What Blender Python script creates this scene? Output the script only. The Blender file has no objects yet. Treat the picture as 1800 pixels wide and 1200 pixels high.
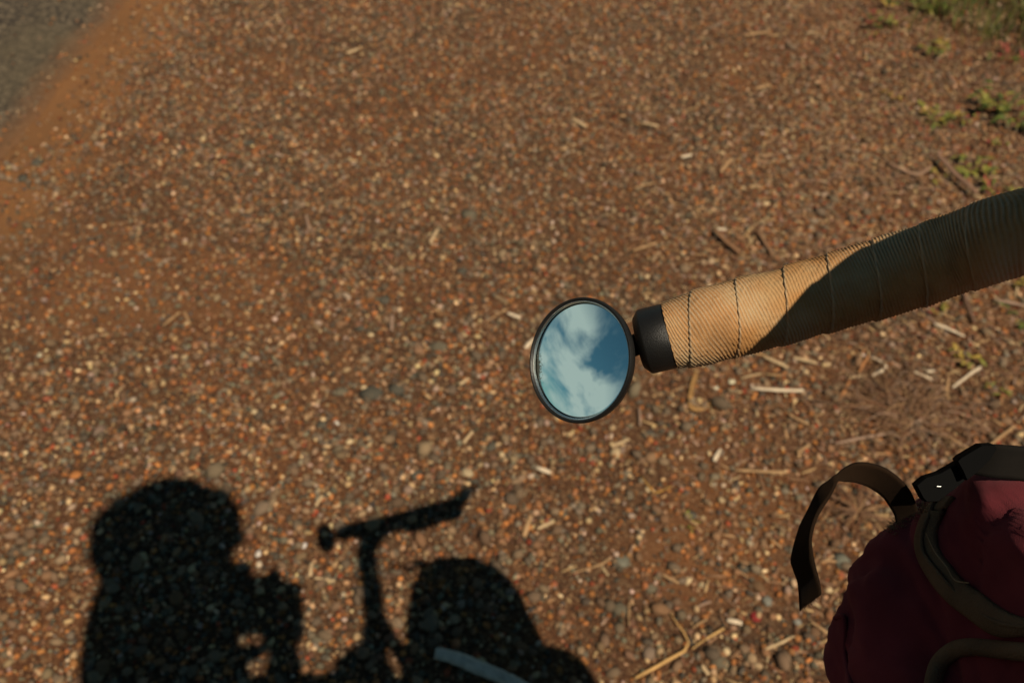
import bpy, bmesh, math, random
import numpy as np
from mathutils import Vector, Matrix
from mathutils.bvhtree import BVHTree

random.seed(7)
RNG = np.random.default_rng(11)
scene = bpy.context.scene
COL = scene.collection

# ------------------------------------------------------------------ camera
CAM_H = 1.145
FPX = 1450.0
cam_d = bpy.data.cameras.new('camera')
cam = bpy.data.objects.new('camera', cam_d)
COL.objects.link(cam)
cam.location = (0, 0, CAM_H)
cam.rotation_euler = (math.radians(45), 0, 0)
cam_d.sensor_width = 36
cam_d.lens = FPX / 1800 * 36
cam_d.clip_start = 0.01
cam_d.clip_end = 3000
cam_d.dof.use_dof = True
cam_d.dof.focus_distance = 0.306
cam_d.dof.aperture_fstop = 13.5
cam_d.dof.aperture_blades = 0
scene.camera = cam

# ------------------------------------------------------------------ sun and sky
S = Vector((-0.324, 0.4907, -0.9236)).normalized()          # the way the light travels
sun_d = bpy.data.lights.new('sun', 'SUN')
sun_d.energy = 5.0
sun_d.angle = math.radians(0.53)
sun_d.color = (1.0, 0.87, 0.67)
sun = bpy.data.objects.new('sun', sun_d)
COL.objects.link(sun)
sun.location = (3, -4.5, 8.5)
sun.rotation_euler = (-S).to_track_quat('Z', 'Y').to_euler()

world = bpy.data.worlds.new('World')
scene.world = world
world.use_nodes = True
wn, wl = world.node_tree.nodes, world.node_tree.links
wn.clear()
w_out = wn.new('ShaderNodeOutputWorld')
w_bg = wn.new('ShaderNodeBackground')
w_bg.inputs['Strength'].default_value = 0.05
w_sky = wn.new('ShaderNodeTexSky')
w_sky.sky_type = 'NISHITA'
w_sky.sun_disc = False
w_sky.sun_elevation = math.asin(-S.z)
w_sky.sun_rotation = math.atan2(-S.x, -S.y)
w_sky.altitude = 3000
w_sky.air_density = 1.0
w_sky.dust_density = 0.9
w_sky.ozone_density = 1.6
w_tc = wn.new('ShaderNodeTexCoord')
w_sep = wn.new('ShaderNodeSeparateXYZ')
wl.new(w_tc.outputs['Generated'], w_sep.inputs[0])


def wmath(op, a, b=None):
    n = wn.new('ShaderNodeMath')
    n.operation = op
    for i, v in enumerate((a, b)):
        if v is None:
            continue
        if isinstance(v, (int, float)):
            n.inputs[i].default_value = v
        else:
            wl.new(v, n.inputs[i])
    return n.outputs[0]


w_den = wmath('ADD', wmath('MAXIMUM', w_sep.outputs[2], 0.0), 0.16)
w_cmb = wn.new('ShaderNodeCombineXYZ')                       # a cloud layer seen in perspective
wl.new(wmath('DIVIDE', w_sep.outputs[0], w_den), w_cmb.inputs[0])
wl.new(wmath('DIVIDE', w_sep.outputs[1], w_den), w_cmb.inputs[1])
w_map = wn.new('ShaderNodeMapping')
w_map.inputs['Location'].default_value = (4.6335, 4.1302, -3.9916)
w_map.inputs['Rotation'].default_value = (0, 0, 0)
w_map.inputs['Scale'].default_value = (1.0, 2.2, 1.0)
wl.new(w_cmb.outputs[0], w_map.inputs['Vector'])
w_n1 = wn.new('ShaderNodeTexNoise')
w_n1.inputs['Scale'].default_value = 0.62
w_n1.inputs['Detail'].default_value = 7
w_n1.inputs['Roughness'].default_value = 0.56
w_n1.inputs['Distortion'].default_value = 0.35
wl.new(w_map.outputs[0], w_n1.inputs['Vector'])
w_rmp = wn.new('ShaderNodeValToRGB')
w_rmp.color_ramp.elements[0].position = 0.45
w_rmp.color_ramp.elements[1].position = 0.575
wl.new(w_n1.outputs['Fac'], w_rmp.inputs[0])
w_map2 = wn.new('ShaderNodeMapping')                         # the streaks come in scattered fields
w_map2.inputs['Location'].default_value = (2.8725, 8.1817, -1.8520)
wl.new(w_cmb.outputs[0], w_map2.inputs['Vector'])
w_n2 = wn.new('ShaderNodeTexNoise')
w_n2.inputs['Scale'].default_value = 0.22
w_n2.inputs['Detail'].default_value = 1
wl.new(w_map2.outputs[0], w_n2.inputs['Vector'])
w_rmp2 = wn.new('ShaderNodeValToRGB')
w_rmp2.color_ramp.elements[0].position = 0.50
w_rmp2.color_ramp.elements[1].position = 0.60
wl.new(w_n2.outputs['Fac'], w_rmp2.inputs[0])
w_fac = wmath('MULTIPLY', wmath('MULTIPLY', w_rmp.outputs[0], w_rmp2.outputs[0]), 0.9)
w_tint = wn.new('ShaderNodeMixRGB')                          # clear, slightly green blue of the photo's sky
w_tint.blend_type = 'MULTIPLY'
w_tint.inputs[0].default_value = 1.0
w_tint.inputs[2].default_value = (0.62, 0.98, 0.82, 1)
wl.new(w_sky.outputs[0], w_tint.inputs[1])
w_mix = wn.new('ShaderNodeMixRGB')
wl.new(w_fac, w_mix.inputs[0])
wl.new(w_tint.outputs[0], w_mix.inputs[1])
w_mix.inputs[2].default_value = (8.3, 9.2, 8.7, 1)
wl.new(w_mix.outputs[0], w_bg.inputs['Color'])
wl.new(w_bg.outputs[0], w_out.inputs['Surface'])

scene.view_settings.view_transform = 'Standard'
scene.view_settings.look = 'None'
scene.view_settings.exposure = 0.0
scene.view_settings.gamma = 1.0
scene.view_settings.use_curve_mapping = False
scene.render.engine = 'CYCLES'
scene.cycles.max_bounces = 6

# ------------------------------------------------------------------ helpers
CAM = np.array([0, 0, CAM_H])
RT = np.array([1.0, 0, 0])
c45 = math.sqrt(0.5)
UP = np.array([0, c45, c45])
FW = np.array([0, c45, -c45])
SN = np.array(S)


def ray(px, py):
    return (px - 900) / FPX * RT - (py - 600) / FPX * UP + FW


def at(px, py, depth):
    """A point of the place, from where the photograph shows it and how far it is."""
    return CAM + ray(px, py) * depth


def ground_at(px, py, z=0.0):
    d = ray(px, py)
    return CAM + d * ((z - CAM_H) / d[2])


def mat(name, base, rough=0.6, var=None, vscale=40.0, bump=0.0, bscale=200.0, metallic=0.0, spec=0.5, detail=6, coords='Object', sheen=0.0):
    m = bpy.data.materials.new(name)
    m.use_nodes = True
    n, l = m.node_tree.nodes, m.node_tree.links
    b = n['Principled BSDF']
    b.inputs['Base Color'].default_value = (*base, 1)
    b.inputs['Roughness'].default_value = rough
    b.inputs['Metallic'].default_value = metallic
    b.inputs['Specular IOR Level'].default_value = spec
    if sheen:
        b.inputs['Sheen Weight'].default_value = sheen
    tc = n.new('ShaderNodeTexCoord')
    if var is not None:
        t = n.new('ShaderNodeTexNoise')
        t.inputs['Scale'].default_value = vscale
        t.inputs['Detail'].default_value = detail
        t.inputs['Roughness'].default_value = 0.6
        l.new(tc.outputs[coords], t.inputs['Vector'])
        r = n.new('ShaderNodeValToRGB')
        r.color_ramp.elements[0].position = 0.32
        r.color_ramp.elements[1].position = 0.68
        r.color_ramp.elements[0].color = (*base, 1)
        r.color_ramp.elements[1].color = (*var, 1)
        l.new(t.outputs['Fac'], r.inputs[0])
        l.new(r.outputs[0], b.inputs['Base Color'])
    if bump:
        t2 = n.new('ShaderNodeTexNoise')
        t2.inputs['Scale'].default_value = bscale
        t2.inputs['Detail'].default_value = 4
        l.new(tc.outputs[coords], t2.inputs['Vector'])
        bp = n.new('ShaderNodeBump')
        bp.inputs['Strength'].default_value = bump
        bp.inputs['Distance'].default_value = 0.002
        l.new(t2.outputs['Fac'], bp.inputs['Height'])
        l.new(bp.outputs[0], b.inputs['Normal'])
    return m


def colour_attr_mat(name, rough=0.9, grain=0.25, spec=0.12):
    """Pieces that each carry their own stone or straw colour."""
    m = bpy.data.materials.new(name)
    m.use_nodes = True
    n, l = m.node_tree.nodes, m.node_tree.links
    b = n['Principled BSDF']
    b.inputs['Roughness'].default_value = rough
    b.inputs['Specular IOR Level'].default_value = spec
    a = n.new('ShaderNodeAttribute')
    a.attribute_name = 'tone'
    tc = n.new('ShaderNodeTexCoord')
    t = n.new('ShaderNodeTexNoise')
    t.inputs['Scale'].default_value = 420
    t.inputs['Detail'].default_value = 3
    l.new(tc.outputs['Object'], t.inputs['Vector'])
    mr = n.new('ShaderNodeMapRange')
    mr.inputs['To Min'].default_value = 1 - grain * 1.6
    mr.inputs['To Max'].default_value = 1 + grain * 1.6
    l.new(t.outputs['Fac'], mr.inputs['Value'])
    x = n.new('ShaderNodeVectorMath')
    x.operation = 'SCALE'
    l.new(a.outputs['Color'], x.inputs[0])
    l.new(mr.outputs[0], x.inputs['Scale'])
    l.new(x.outputs[0], b.inputs['Base Color'])
    return m


def mesh_obj(name, verts, faces, m=None, parent=None, smooth=False, tone=None, uv=None):
    """verts (n,3); faces: an int array (k,3|4) or a list of index lists."""
    me = bpy.data.meshes.new(name)
    verts = np.asarray(verts, dtype=np.float32)
    if isinstance(faces, np.ndarray):
        k, w = faces.shape
        me.vertices.add(len(verts))
        me.vertices.foreach_set('co', verts.ravel())
        me.loops.add(k * w)
        me.loops.foreach_set('vertex_index', faces.astype(np.int32).ravel())
        me.polygons.add(k)
        me.polygons.foreach_set('loop_start', np.arange(0, k * w, w, dtype=np.int32))
        me.update(calc_edges=True)
    else:
        me.from_pydata([tuple(map(float, v)) for v in verts], [], [list(map(int, f)) for f in faces])
    if tone is not None:
        at_ = me.attributes.new('tone', 'FLOAT_COLOR', 'POINT')
        c4 = np.ones((len(verts), 4), np.float32)
        c4[:, :3] = tone
        at_.data.foreach_set('color', c4.ravel())
    if uv is not None:
        ul = me.uv_layers.new(name='UVMap')
        li = np.empty(len(me.loops), np.int32)
        me.loops.foreach_get('vertex_index', li)
        ul.data.foreach_set('uv', np.asarray(uv, np.float32)[li].ravel())
    if smooth:
        me.polygons.foreach_set('use_smooth', np.ones(len(me.polygons), bool))
    me.validate()
    if m is not None:
        me.materials.append(m)
    o = bpy.data.objects.new(name, me)
    COL.objects.link(o)
    if parent is not None:
        o.parent = parent
        o.matrix_parent_inverse = Matrix.Translation(-Vector(parent_world(parent)))
    return o


def parent_world(p):
    return p.location.copy() if p.parent is None else Vector((0, 0, 0))


def tag(o, label=None, cat=None, group=None, kind=None):
    if label:
        o['label'] = label
    if cat:
        o['category'] = cat
    if group:
        o['group'] = group
    if kind:
        o['kind'] = kind
    return o


def thing(name, label, cat, loc=(0, 0, 0), group=None):
    o = bpy.data.objects.new(name, None)
    o.empty_display_size = 0.05
    COL.objects.link(o)
    o.location = loc
    return tag(o, label, cat, group)


def spline(pts, n):
    """Catmull-Rom through pts, n samples, even in arc length. Returns points and lengths."""
    p = np.asarray(pts, float)
    p = np.vstack([2 * p[0] - p[1], p, 2 * p[-1] - p[-2]])
    out = []
    for i in range(1, len(p) - 2):
        t = np.linspace(0, 1, 40, endpoint=False)[:, None]
        a, b, c, d = p[i - 1], p[i], p[i + 1], p[i + 2]
        out.append(0.5 * (2 * b + (c - a) * t + (2 * a - 5 * b + 4 * c - d) * t ** 2 + (3 * b - a - 3 * c + d) * t ** 3))
    q = np.vstack(out + [p[-2][None]])
    L = np.concatenate([[0], np.cumsum(np.linalg.norm(np.diff(q, axis=0), axis=1))])
    s = np.linspace(0, L[-1], n)
    return np.stack([np.interp(s, L, q[:, k]) for k in range(q.shape[1])], 1), s


def frames(P):
    T = np.gradient(P, axis=0)
    T /= np.linalg.norm(T, axis=1)[:, None]
    N = np.zeros_like(P)
    ref = np.array([0, 0, 1.0]) if abs(T[0][2]) < 0.9 else np.array([1.0, 0, 0])
    n = ref - T[0] * ref.dot(T[0])
    N[0] = n / np.linalg.norm(n)
    for i in range(1, len(P)):
        n = N[i - 1] - T[i] * N[i - 1].dot(T[i])
        N[i] = n / np.linalg.norm(n)
    return T, N, np.cross(T, N)


def tube_data(pts, rad, n=24, seg=12, caps=True, flat=1.0):
    if len(pts) > 2:
        P, s = spline(pts, n)
    else:
        P = np.linspace(np.asarray(pts[0], float), np.asarray(pts[1], float), max(2, n))
        s = np.linspace(0, 1, len(P))
    R = np.interp(np.linspace(0, 1, len(P)), np.linspace(0, 1, len(np.atleast_1d(rad))), np.atleast_1d(rad)) if np.size(rad) > 1 else np.full(len(P), float(rad))
    T, N, B = frames(P)
    a = np.linspace(0, 2 * np.pi, seg, endpoint=False)
    V = P[:, None] + R[:, None, None] * (np.cos(a)[None, :, None] * N[:, None] + flat * np.sin(a)[None, :, None] * B[:, None])
    V = V.reshape(-1, 3)
    F = []
    m = len(P)
    for i in range(m - 1):
        for j in range(seg):
            k = (j + 1) % seg
            F.append([i * seg + j, i * seg + k, (i + 1) * seg + k, (i + 1) * seg + j])
    if caps:
        F.append(list(range(seg))[::-1])
        F.append(list(range((m - 1) * seg, m * seg)))
    return V, F


def join_data(parts):
    V, F, o = [], [], 0
    for v, f in parts:
        V.append(np.asarray(v, float))
        F += [[i + o for i in g] for g in f]
        o += len(v)
    return np.vstack(V), F


def tube(name, pts, rad, m, parent=None, n=24, seg=12, flat=1.0):
    v, f = tube_data(pts, rad, n, seg, True, flat)
    return mesh_obj(name, v, f, m, parent, smooth=True)


def lathe_data(profile, origin, axis, seg=48, close=False):
    """profile: (radius, height along the axis) pairs."""
    ax = Vector(axis).normalized()
    q = Vector((0, 0, 1)).rotation_difference(ax).to_matrix()
    V, F = [], []
    for r, h in profile:
        for j in range(seg):
            a = 2 * math.pi * j / seg
            V.append(np.array(q @ Vector((r * math.cos(a), r * math.sin(a), h))) + np.asarray(origin, float))
    m = len(profile)
    for i in range(m - 1 if not close else m):
        for j in range(seg):
            k = (j + 1) % seg
            i2 = (i + 1) % m
            F.append([i * seg + j, i * seg + k, i2 * seg + k, i2 * seg + j])
    if not close:
        if profile[0][0] > 1e-6:
            F.append(list(range(seg))[::-1])
        if profile[-1][0] > 1e-6:
            F.append(list(range((m - 1) * seg, m * seg)))
    return np.array(V), F


def lathe(name, profile, origin, axis, m, parent=None, seg=48, close=False, smooth=True):
    v, f = lathe_data(profile, origin, axis, seg, close)
    o = mesh_obj(name, v, f, m, parent, smooth=smooth)
    if smooth:
        md = o.modifiers.new('edges', 'EDGE_SPLIT')
        md.split_angle = math.radians(32)
    return o


def box_data(c, half, R=None):
    c = np.asarray(c, float)
    v = np.array([[x, y, z] for x in (-1, 1) for y in (-1, 1) for z in (-1, 1)], float) * np.asarray(half)
    if R is not None:
        v = v @ np.asarray(R, float).T
    f = [[0, 1, 3, 2], [4, 6, 7, 5], [0, 4, 5, 1], [2, 3, 7, 6], [0, 2, 6, 4], [1, 5, 7, 3]]
    return v + c, f


def bevel(o, w, seg=2):
    md = o.modifiers.new('bevel', 'BEVEL')
    md.width = w
    md.segments = seg
    md.limit_method = 'ANGLE'
    return o


def ellipsoid_data(c, r, R=None, nu=20, nv=14):
    V, F = [], []
    for i in range(nv + 1):
        th = math.pi * i / nv
        for j in range(nu):
            ph = 2 * math.pi * j / nu
            V.append([r[0] * math.sin(th) * math.cos(ph), r[1] * math.sin(th) * math.sin(ph), r[2] * math.cos(th)])
    V = np.array(V)
    if R is not None:
        V = V @ np.asarray(R, float).T
    for i in range(nv):
        for j in range(nu):
            k = (j + 1) % nu
            F.append([i * nu + j, (i + 1) * nu + j, (i + 1) * nu + k, i * nu + k])
    return V + np.asarray(c, float), F


def value_noise(P, freq, seed=0):
    """Smooth noise in -1..1 at points P (n,2|3)."""
    P = np.asarray(P, float) * freq
    if P.shape[1] == 2:
        P = np.hstack([P, np.zeros((len(P), 1))])
    i = np.floor(P).astype(np.int64)
    f = P - i
    f = f * f * (3 - 2 * f)

    def h(a, b, c):
        x = (a * 374761393 + b * 668265263 + c * 2147483647 + seed * 1274126177) & 0xFFFFFFFF
        x = ((x ^ (x >> 13)) * 1274126177) & 0xFFFFFFFF
        x = (x ^ (x >> 16)) & 0xFFFFFFFF
        return x / 2147483648.0 - 1.0
    r = 0
    for dx in (0, 1):
        for dy in (0, 1):
            for dz in (0, 1):
                w = (f[:, 0] if dx else 1 - f[:, 0]) * (f[:, 1] if dy else 1 - f[:, 1]) * (f[:, 2] if dz else 1 - f[:, 2])
                r = r + w * h(i[:, 0] + dx, i[:, 1] + dy, i[:, 2] + dz)
    return r


def fbm(P, freq, oct=3, seed=0):
    return sum(value_noise(P, freq * 2 ** k, seed + k) * 0.5 ** k for k in range(oct))


# ------------------------------------------------------------------ ground
ROAD_X = -1.29


def ground_z(x, y):
    P = np.stack([np.atleast_1d(x), np.atleast_1d(y)], 1).astype(float)
    near = np.clip(1.5 - np.hypot(P[:, 0], P[:, 1] - 1.5) / 6, 0, 1)
    z = (0.004 * value_noise(P, 2.2, 3) + 0.0018 * value_noise(P, 9, 4)) * near
    z = z + np.clip(P[:, 0] - 0.9, 0, 1.2) * 0.012
    k = np.clip((P[:, 0] - ROAD_X - 0.02) / 0.25, 0, 1)
    return np.where(P[:, 0] < ROAD_X + 0.02, 0.0, z * k)


def axis_coords(lo, hi, step, far):
    a = list(np.arange(lo, hi + 1e-6, step))
    d, s = [], step
    x = hi
    while x < far:
        s *= 1.35
        x += s
        d.append(x)
    e, s, x = [], step, lo
    while x > -far:
        s *= 1.35
        x -= s
        e.append(x)
    return np.array(e[::-1] + a + d)


def ground_material():
    m = bpy.data.materials.new('red_gravel_soil')
    m.use_nodes = True
    n, l = m.node_tree.nodes, m.node_tree.links
    b = n['Principled BSDF']
    b.inputs['Roughness'].default_value = 0.95
    b.inputs['Specular IOR Level'].default_value = 0.2
    tc = n.new('ShaderNodeTexCoord')
    vor = n.new('ShaderNodeTexVoronoi')
    vor.inputs['Scale'].default_value = 260
    l.new(tc.outputs['Object'], vor.inputs['Vector'])
    hs = n.new('ShaderNodeSeparateColor')
    l.new(vor.outputs['Color'], hs.inputs[0])
    r = n.new('ShaderNodeValToRGB')
    e = r.color_ramp.elements
    e[0].position, e[0].color = 0.0, (0.032, 0.019, 0.012, 1)
    e[1].position, e[1].color = 1.0, (0.20, 0.125, 0.068, 1)
    for p, c in ((0.25, (0.072, 0.033, 0.016)), (0.55, (0.092, 0.044, 0.021)), (0.8, (0.112, 0.064, 0.034))):
        q = e.new(p)
        q.color = (*c, 1)
    l.new(hs.outputs[0], r.inputs[0])
    t = n.new('ShaderNodeTexNoise')
    t.inputs['Scale'].default_value = 3.0
    t.inputs['Detail'].default_value = 5
    l.new(tc.outputs['Object'], t.inputs['Vector'])
    r2 = n.new('ShaderNodeValToRGB')
    r2.color_ramp.elements[0].position = 0.38
    r2.color_ramp.elements[1].position = 0.66
    r2.color_ramp.elements[0].color = (0.85, 0.85, 0.85, 1)
    r2.color_ramp.elements[1].color = (1.25, 1.02, 0.86, 1)
    l.new(t.outputs['Fac'], r2.inputs[0])
    mx = n.new('ShaderNodeMixRGB')
    mx.blend_type = 'MULTIPLY'
    mx.inputs[0].default_value = 1
    l.new(r.outputs[0], mx.inputs[1])
    l.new(r2.outputs[0], mx.inputs[2])
    ab = n.new('ShaderNodeAttribute')
    ab.attribute_name = 'tone'
    mb = n.new('ShaderNodeMixRGB')
    am = n.new('ShaderNodeMath')
    am.operation = 'MULTIPLY'
    l.new(ab.outputs['Fac'], am.inputs[0])
    am.inputs[1].default_value = 0.7
    l.new(am.outputs[0], mb.inputs[0])
    l.new(mx.outputs[0], mb.inputs[1])
    mb.inputs[2].default_value = (0.165, 0.070, 0.028, 1)
    mx = mb
    # finer orange dust along the road's edge
    sp = n.new('ShaderNodeSeparateXYZ')
    l.new(tc.outputs['Object'], sp.inputs[0])
    ma = n.new('ShaderNodeMath')
    ma.operation = 'MULTIPLY_ADD'
    l.new(t.outputs['Fac'], ma.inputs[0])
    ma.inputs[1].default_value = -0.3
    l.new(sp.outputs[0], ma.inputs[2])
    mr = n.new('ShaderNodeMapRange')
    mr.inputs['From Min'].default_value = ROAD_X + 0.02
    mr.inputs['From Max'].default_value = ROAD_X + 0.10
    mr.inputs['To Min'].default_value = 0.85
    mr.inputs['To Max'].default_value = 0.0
    l.new(ma.outputs[0], mr.inputs['Value'])
    mx2 = n.new('ShaderNodeMixRGB')
    l.new(mr.outputs[0], mx2.inputs[0])
    l.new(mx.outputs[0], mx2.inputs[1])
    du = n.new('ShaderNodeMixRGB')
    du.blend_type = 'MULTIPLY'
    du.inputs[0].default_value = 0.5
    du.inputs[1].default_value = (0.26, 0.118, 0.044, 1)
    l.new(t.outputs['Fac'], du.inputs[2])
    l.new(du.outputs[0], mx2.inputs[2])
    l.new(mx2.outputs[0], b.inputs['Base Color'])
    bp = n.new('ShaderNodeBump')
    bp.inputs['Strength'].default_value = 0.8
    bp.inputs['Distance'].default_value = 0.003
    l.new(vor.outputs['Distance'], bp.inputs['Height'])
    bp.invert = True
    l.new(bp.outputs[0], b.inputs['Normal'])
    return m


gx = axis_coords(-2.2, 2.6, 0.025, 900)
gy = axis_coords(0.1, 4.0, 0.025, 900)
GX, GY = np.meshgrid(gx, gy)
gv = np.stack([GX.ravel(), GY.ravel(), ground_z(GX.ravel(), GY.ravel())], 1)
nx, ny = len(gx), len(gy)
ii, jj = np.meshgrid(np.arange(nx - 1), np.arange(ny - 1))
b0 = (jj * nx + ii).ravel()
gf = np.stack([b0, b0 + 1, b0 + nx + 1, b0 + nx], 1)
bare = np.clip((-fbm(gv[:, :2], 3.0, 3, 21) - 0.56) * 2.0, 0, 1)
ground = mesh_obj('ground', gv, gf, ground_material(), smooth=True, tone=np.repeat(bare[:, None], 3, 1))
tag(ground, kind='structure')


def road_material():
    m = bpy.data.materials.new('worn_asphalt')
    m.use_nodes = True
    n, l = m.node_tree.nodes, m.node_tree.links
    b = n['Principled BSDF']
    b.inputs['Roughness'].default_value = 0.9
    b.inputs['Specular IOR Level'].default_value = 0.3
    tc = n.new('ShaderNodeTexCoord')
    vor = n.new('ShaderNodeTexVoronoi')
    vor.inputs['Scale'].default_value = 110
    l.new(tc.outputs['Object'], vor.inputs['Vector'])
    hs = n.new('ShaderNodeSeparateColor')
    l.new(vor.outputs['Color'], hs.inputs[0])
    r = n.new('ShaderNodeValToRGB')
    e = r.color_ramp.elements
    e[0].position, e[0].color = 0.0, (0.024, 0.018, 0.013, 1)
    e[1].position, e[1].color = 1.0, (0.18, 0.135, 0.085, 1)
    q = e.new(0.6)
    q.color = (0.052, 0.038, 0.025, 1)
    l.new(hs.outputs[0], r.inputs[0])
    t = n.new('ShaderNodeTexNoise')
    t.inputs['Scale'].default_value = 2.2
    t.inputs['Detail'].default_value = 6
    l.new(tc.outputs['Object'], t.inputs['Vector'])
    mr = n.new('ShaderNodeMapRange')
    mr.inputs['From Min'].default_value = 0.4
    mr.inputs['From Max'].default_value = 0.7
    l.new(t.outputs['Fac'], mr.inputs['Value'])
    mx = n.new('ShaderNodeMixRGB')
    l.new(mr.outputs[0], mx.inputs[0])
    l.new(r.outputs[0], mx.inputs[1])
    mx.inputs[2].default_value = (0.085, 0.064, 0.036, 1)
    # dust blown in from the shoulder
    sp = n.new('ShaderNodeSeparateXYZ')
    l.new(tc.outputs['Object'], sp.inputs[0])
    ma = n.new('ShaderNodeMath')
    ma.operation = 'MULTIPLY_ADD'
    l.new(t.outputs['Fac'], ma.inputs[0])
    ma.inputs[1].default_value = 0.16
    l.new(sp.outputs[0], ma.inputs[2])
    mr2 = n.new('ShaderNodeMapRange')
    mr2.inputs['From Min'].default_value = ROAD_X - 0.02
    mr2.inputs['From Max'].default_value = ROAD_X + 0.09
    l.new(ma.outputs[0], mr2.inputs['Value'])
    mx2 = n.new('ShaderNodeMixRGB')
    l.new(mr2.outputs[0], mx2.inputs[0])
    l.new(mx.outputs[0], mx2.inputs[1])
    mx2.inputs[2].default_value = (0.145, 0.066, 0.026, 1)
    l.new(mx2.outputs[0], b.inputs['Base Color'])
    bp = n.new('ShaderNodeBump')
    bp.inputs['Strength'].default_value = 0.7
    bp.inputs['Distance'].default_value = 0.003
    bp.invert = True
    l.new(vor.outputs['Distance'], bp.inputs['Height'])
    l.new(bp.outputs[0], b.inputs['Normal'])
    return m


ry = axis_coords(0.3, 4.5, 0.02, 900)
edge = ROAD_X + 0.02 * value_noise(np.stack([ry, ry * 0], 1), 3.1, 9) + 0.008 * value_noise(np.stack([ry, ry * 0], 1), 17, 10)
rv, rf = [], []
for i, y in enumerate(ry):
    rv += [[-7.5, y, 0.005], [edge[i] - 0.02, y, 0.006], [edge[i], y, 0.0005]]
for i in range(len(ry) - 1):
    for k in (0, 1):
        rf.append([3 * i + k, 3 * i + k + 1, 3 * i + k + 4, 3 * i + k + 3])
road = mesh_obj('road', rv, rf, road_material())
tag(road, kind='structure')

# ------------------------------------------------------------------ gravel: tens of thousands of loose stones
PHI = (1 + 5 ** 0.5) / 2
ICO_V = np.array([[-1, PHI, 0], [1, PHI, 0], [-1, -PHI, 0], [1, -PHI, 0], [0, -1, PHI], [0, 1, PHI], [0, -1, -PHI], [0, 1, -PHI], [PHI, 0, -1], [PHI, 0, 1], [-PHI, 0, -1], [-PHI, 0, 1]]) / math.sqrt(1 + PHI * PHI)
ICO_F = np.array([[0, 11, 5], [0, 5, 1], [0, 1, 7], [0, 7, 10], [0, 10, 11], [1, 5, 9], [5, 11, 4], [11, 10, 2], [10, 7, 6], [7, 1, 8], [3, 9, 4], [3, 4, 2], [3, 2, 6], [3, 6, 8], [3, 8, 9], [4, 9, 5], [2, 4, 11], [6, 2, 10], [8, 6, 7], [9, 8, 1]])
OCT_V = np.array([[1, 0, 0], [0, 1, 0], [-1, 0, 0], [0, -1, 0], [0, 0, 1], [0, 0, -1], [0.55, 0.5, 0.55], [-0.5, -0.55, 0.5]], float)
OCT_F = np.array([[0, 1, 6], [1, 4, 6], [4, 0, 6], [1, 2, 4], [2, 3, 7], [3, 4, 7], [4, 2, 7], [3, 0, 4], [1, 0, 5], [2, 1, 5], [3, 2, 5], [0, 3, 5]])

STONE = np.array([
    (0.055, 0.048, 0.038), (0.088, 0.074, 0.053), (0.125, 0.105, 0.073), (0.115, 0.058, 0.034), (0.165, 0.085, 0.045),
    (0.21, 0.085, 0.030), (0.30, 0.125, 0.042), (0.27, 0.175, 0.095), (0.36, 0.25, 0.14), (0.48, 0.35, 0.20),
    (0.14, 0.125, 0.088), (0.20, 0.050, 0.025), (0.30, 0.22, 0.17), (0.19, 0.125, 0.075)])
ST_W_GRAVEL = np.array([11, 11, 10, 10, 14, 14, 6.5, 9, 6, 1.5, 3, 2.6, 4, 12], float)
ST_W_SOIL = np.array([5, 7, 7, 16, 16, 14, 4, 7, 3, 1.0, 2, 6, 4, 12], float)


def project(P):
    d = P - CAM
    z = d @ FW
    z = np.where(z < 0.05, 0.05, z)
    return 900 + FPX * (d @ RT) / z, 600 - FPX * (d @ UP) / z


def scatter_xy(n, dens):
    """n tries over the visible ground and a margin round it, kept by dens(x, y) in 0..1."""
    y = RNG.uniform(0.0, 3.3, n)
    hw = 0.95 + 0.46 * y
    x = RNG.uniform(-1, 1, n) * hw
    k0 = RNG.random(n) < hw / 2.5
    x, y = x[k0], y[k0]
    px, py = project(np.stack([x, y, x * 0], 1))
    ins = ((px > -220) & (px < 2020) & (py > -110) & (py < 1400)) | (RNG.random(len(x)) < 0.25)
    k = ins & (RNG.random(len(x)) < dens(x, y))
    return x[k], y[k]


def dens_stone(x, y):
    P = np.stack([x, y], 1)
    d = 1.05 + 0.9 * fbm(P, 3.0, 3, 21)
    d = np.clip(d, 0.58, 1)
    d = d * np.clip((x - ROAD_X - 0.02 - 0.05 * value_noise(P, 4, 31)) / 0.19, 0.03, 1)      # dust strip by the road
    d = d * np.where(x > 0.75, np.clip(1 - (x - 0.75) * 0.5, 0.45, 1), 1)                      # verge
    d = d * np.clip(1.35 - 0.24 * y, 0.5, 1)
    return np.where(x < ROAD_X - 0.03, np.clip(0.16 + (x - ROAD_X) * 1.4, 0.012, 1), np.maximum(d, 0.10))


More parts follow.
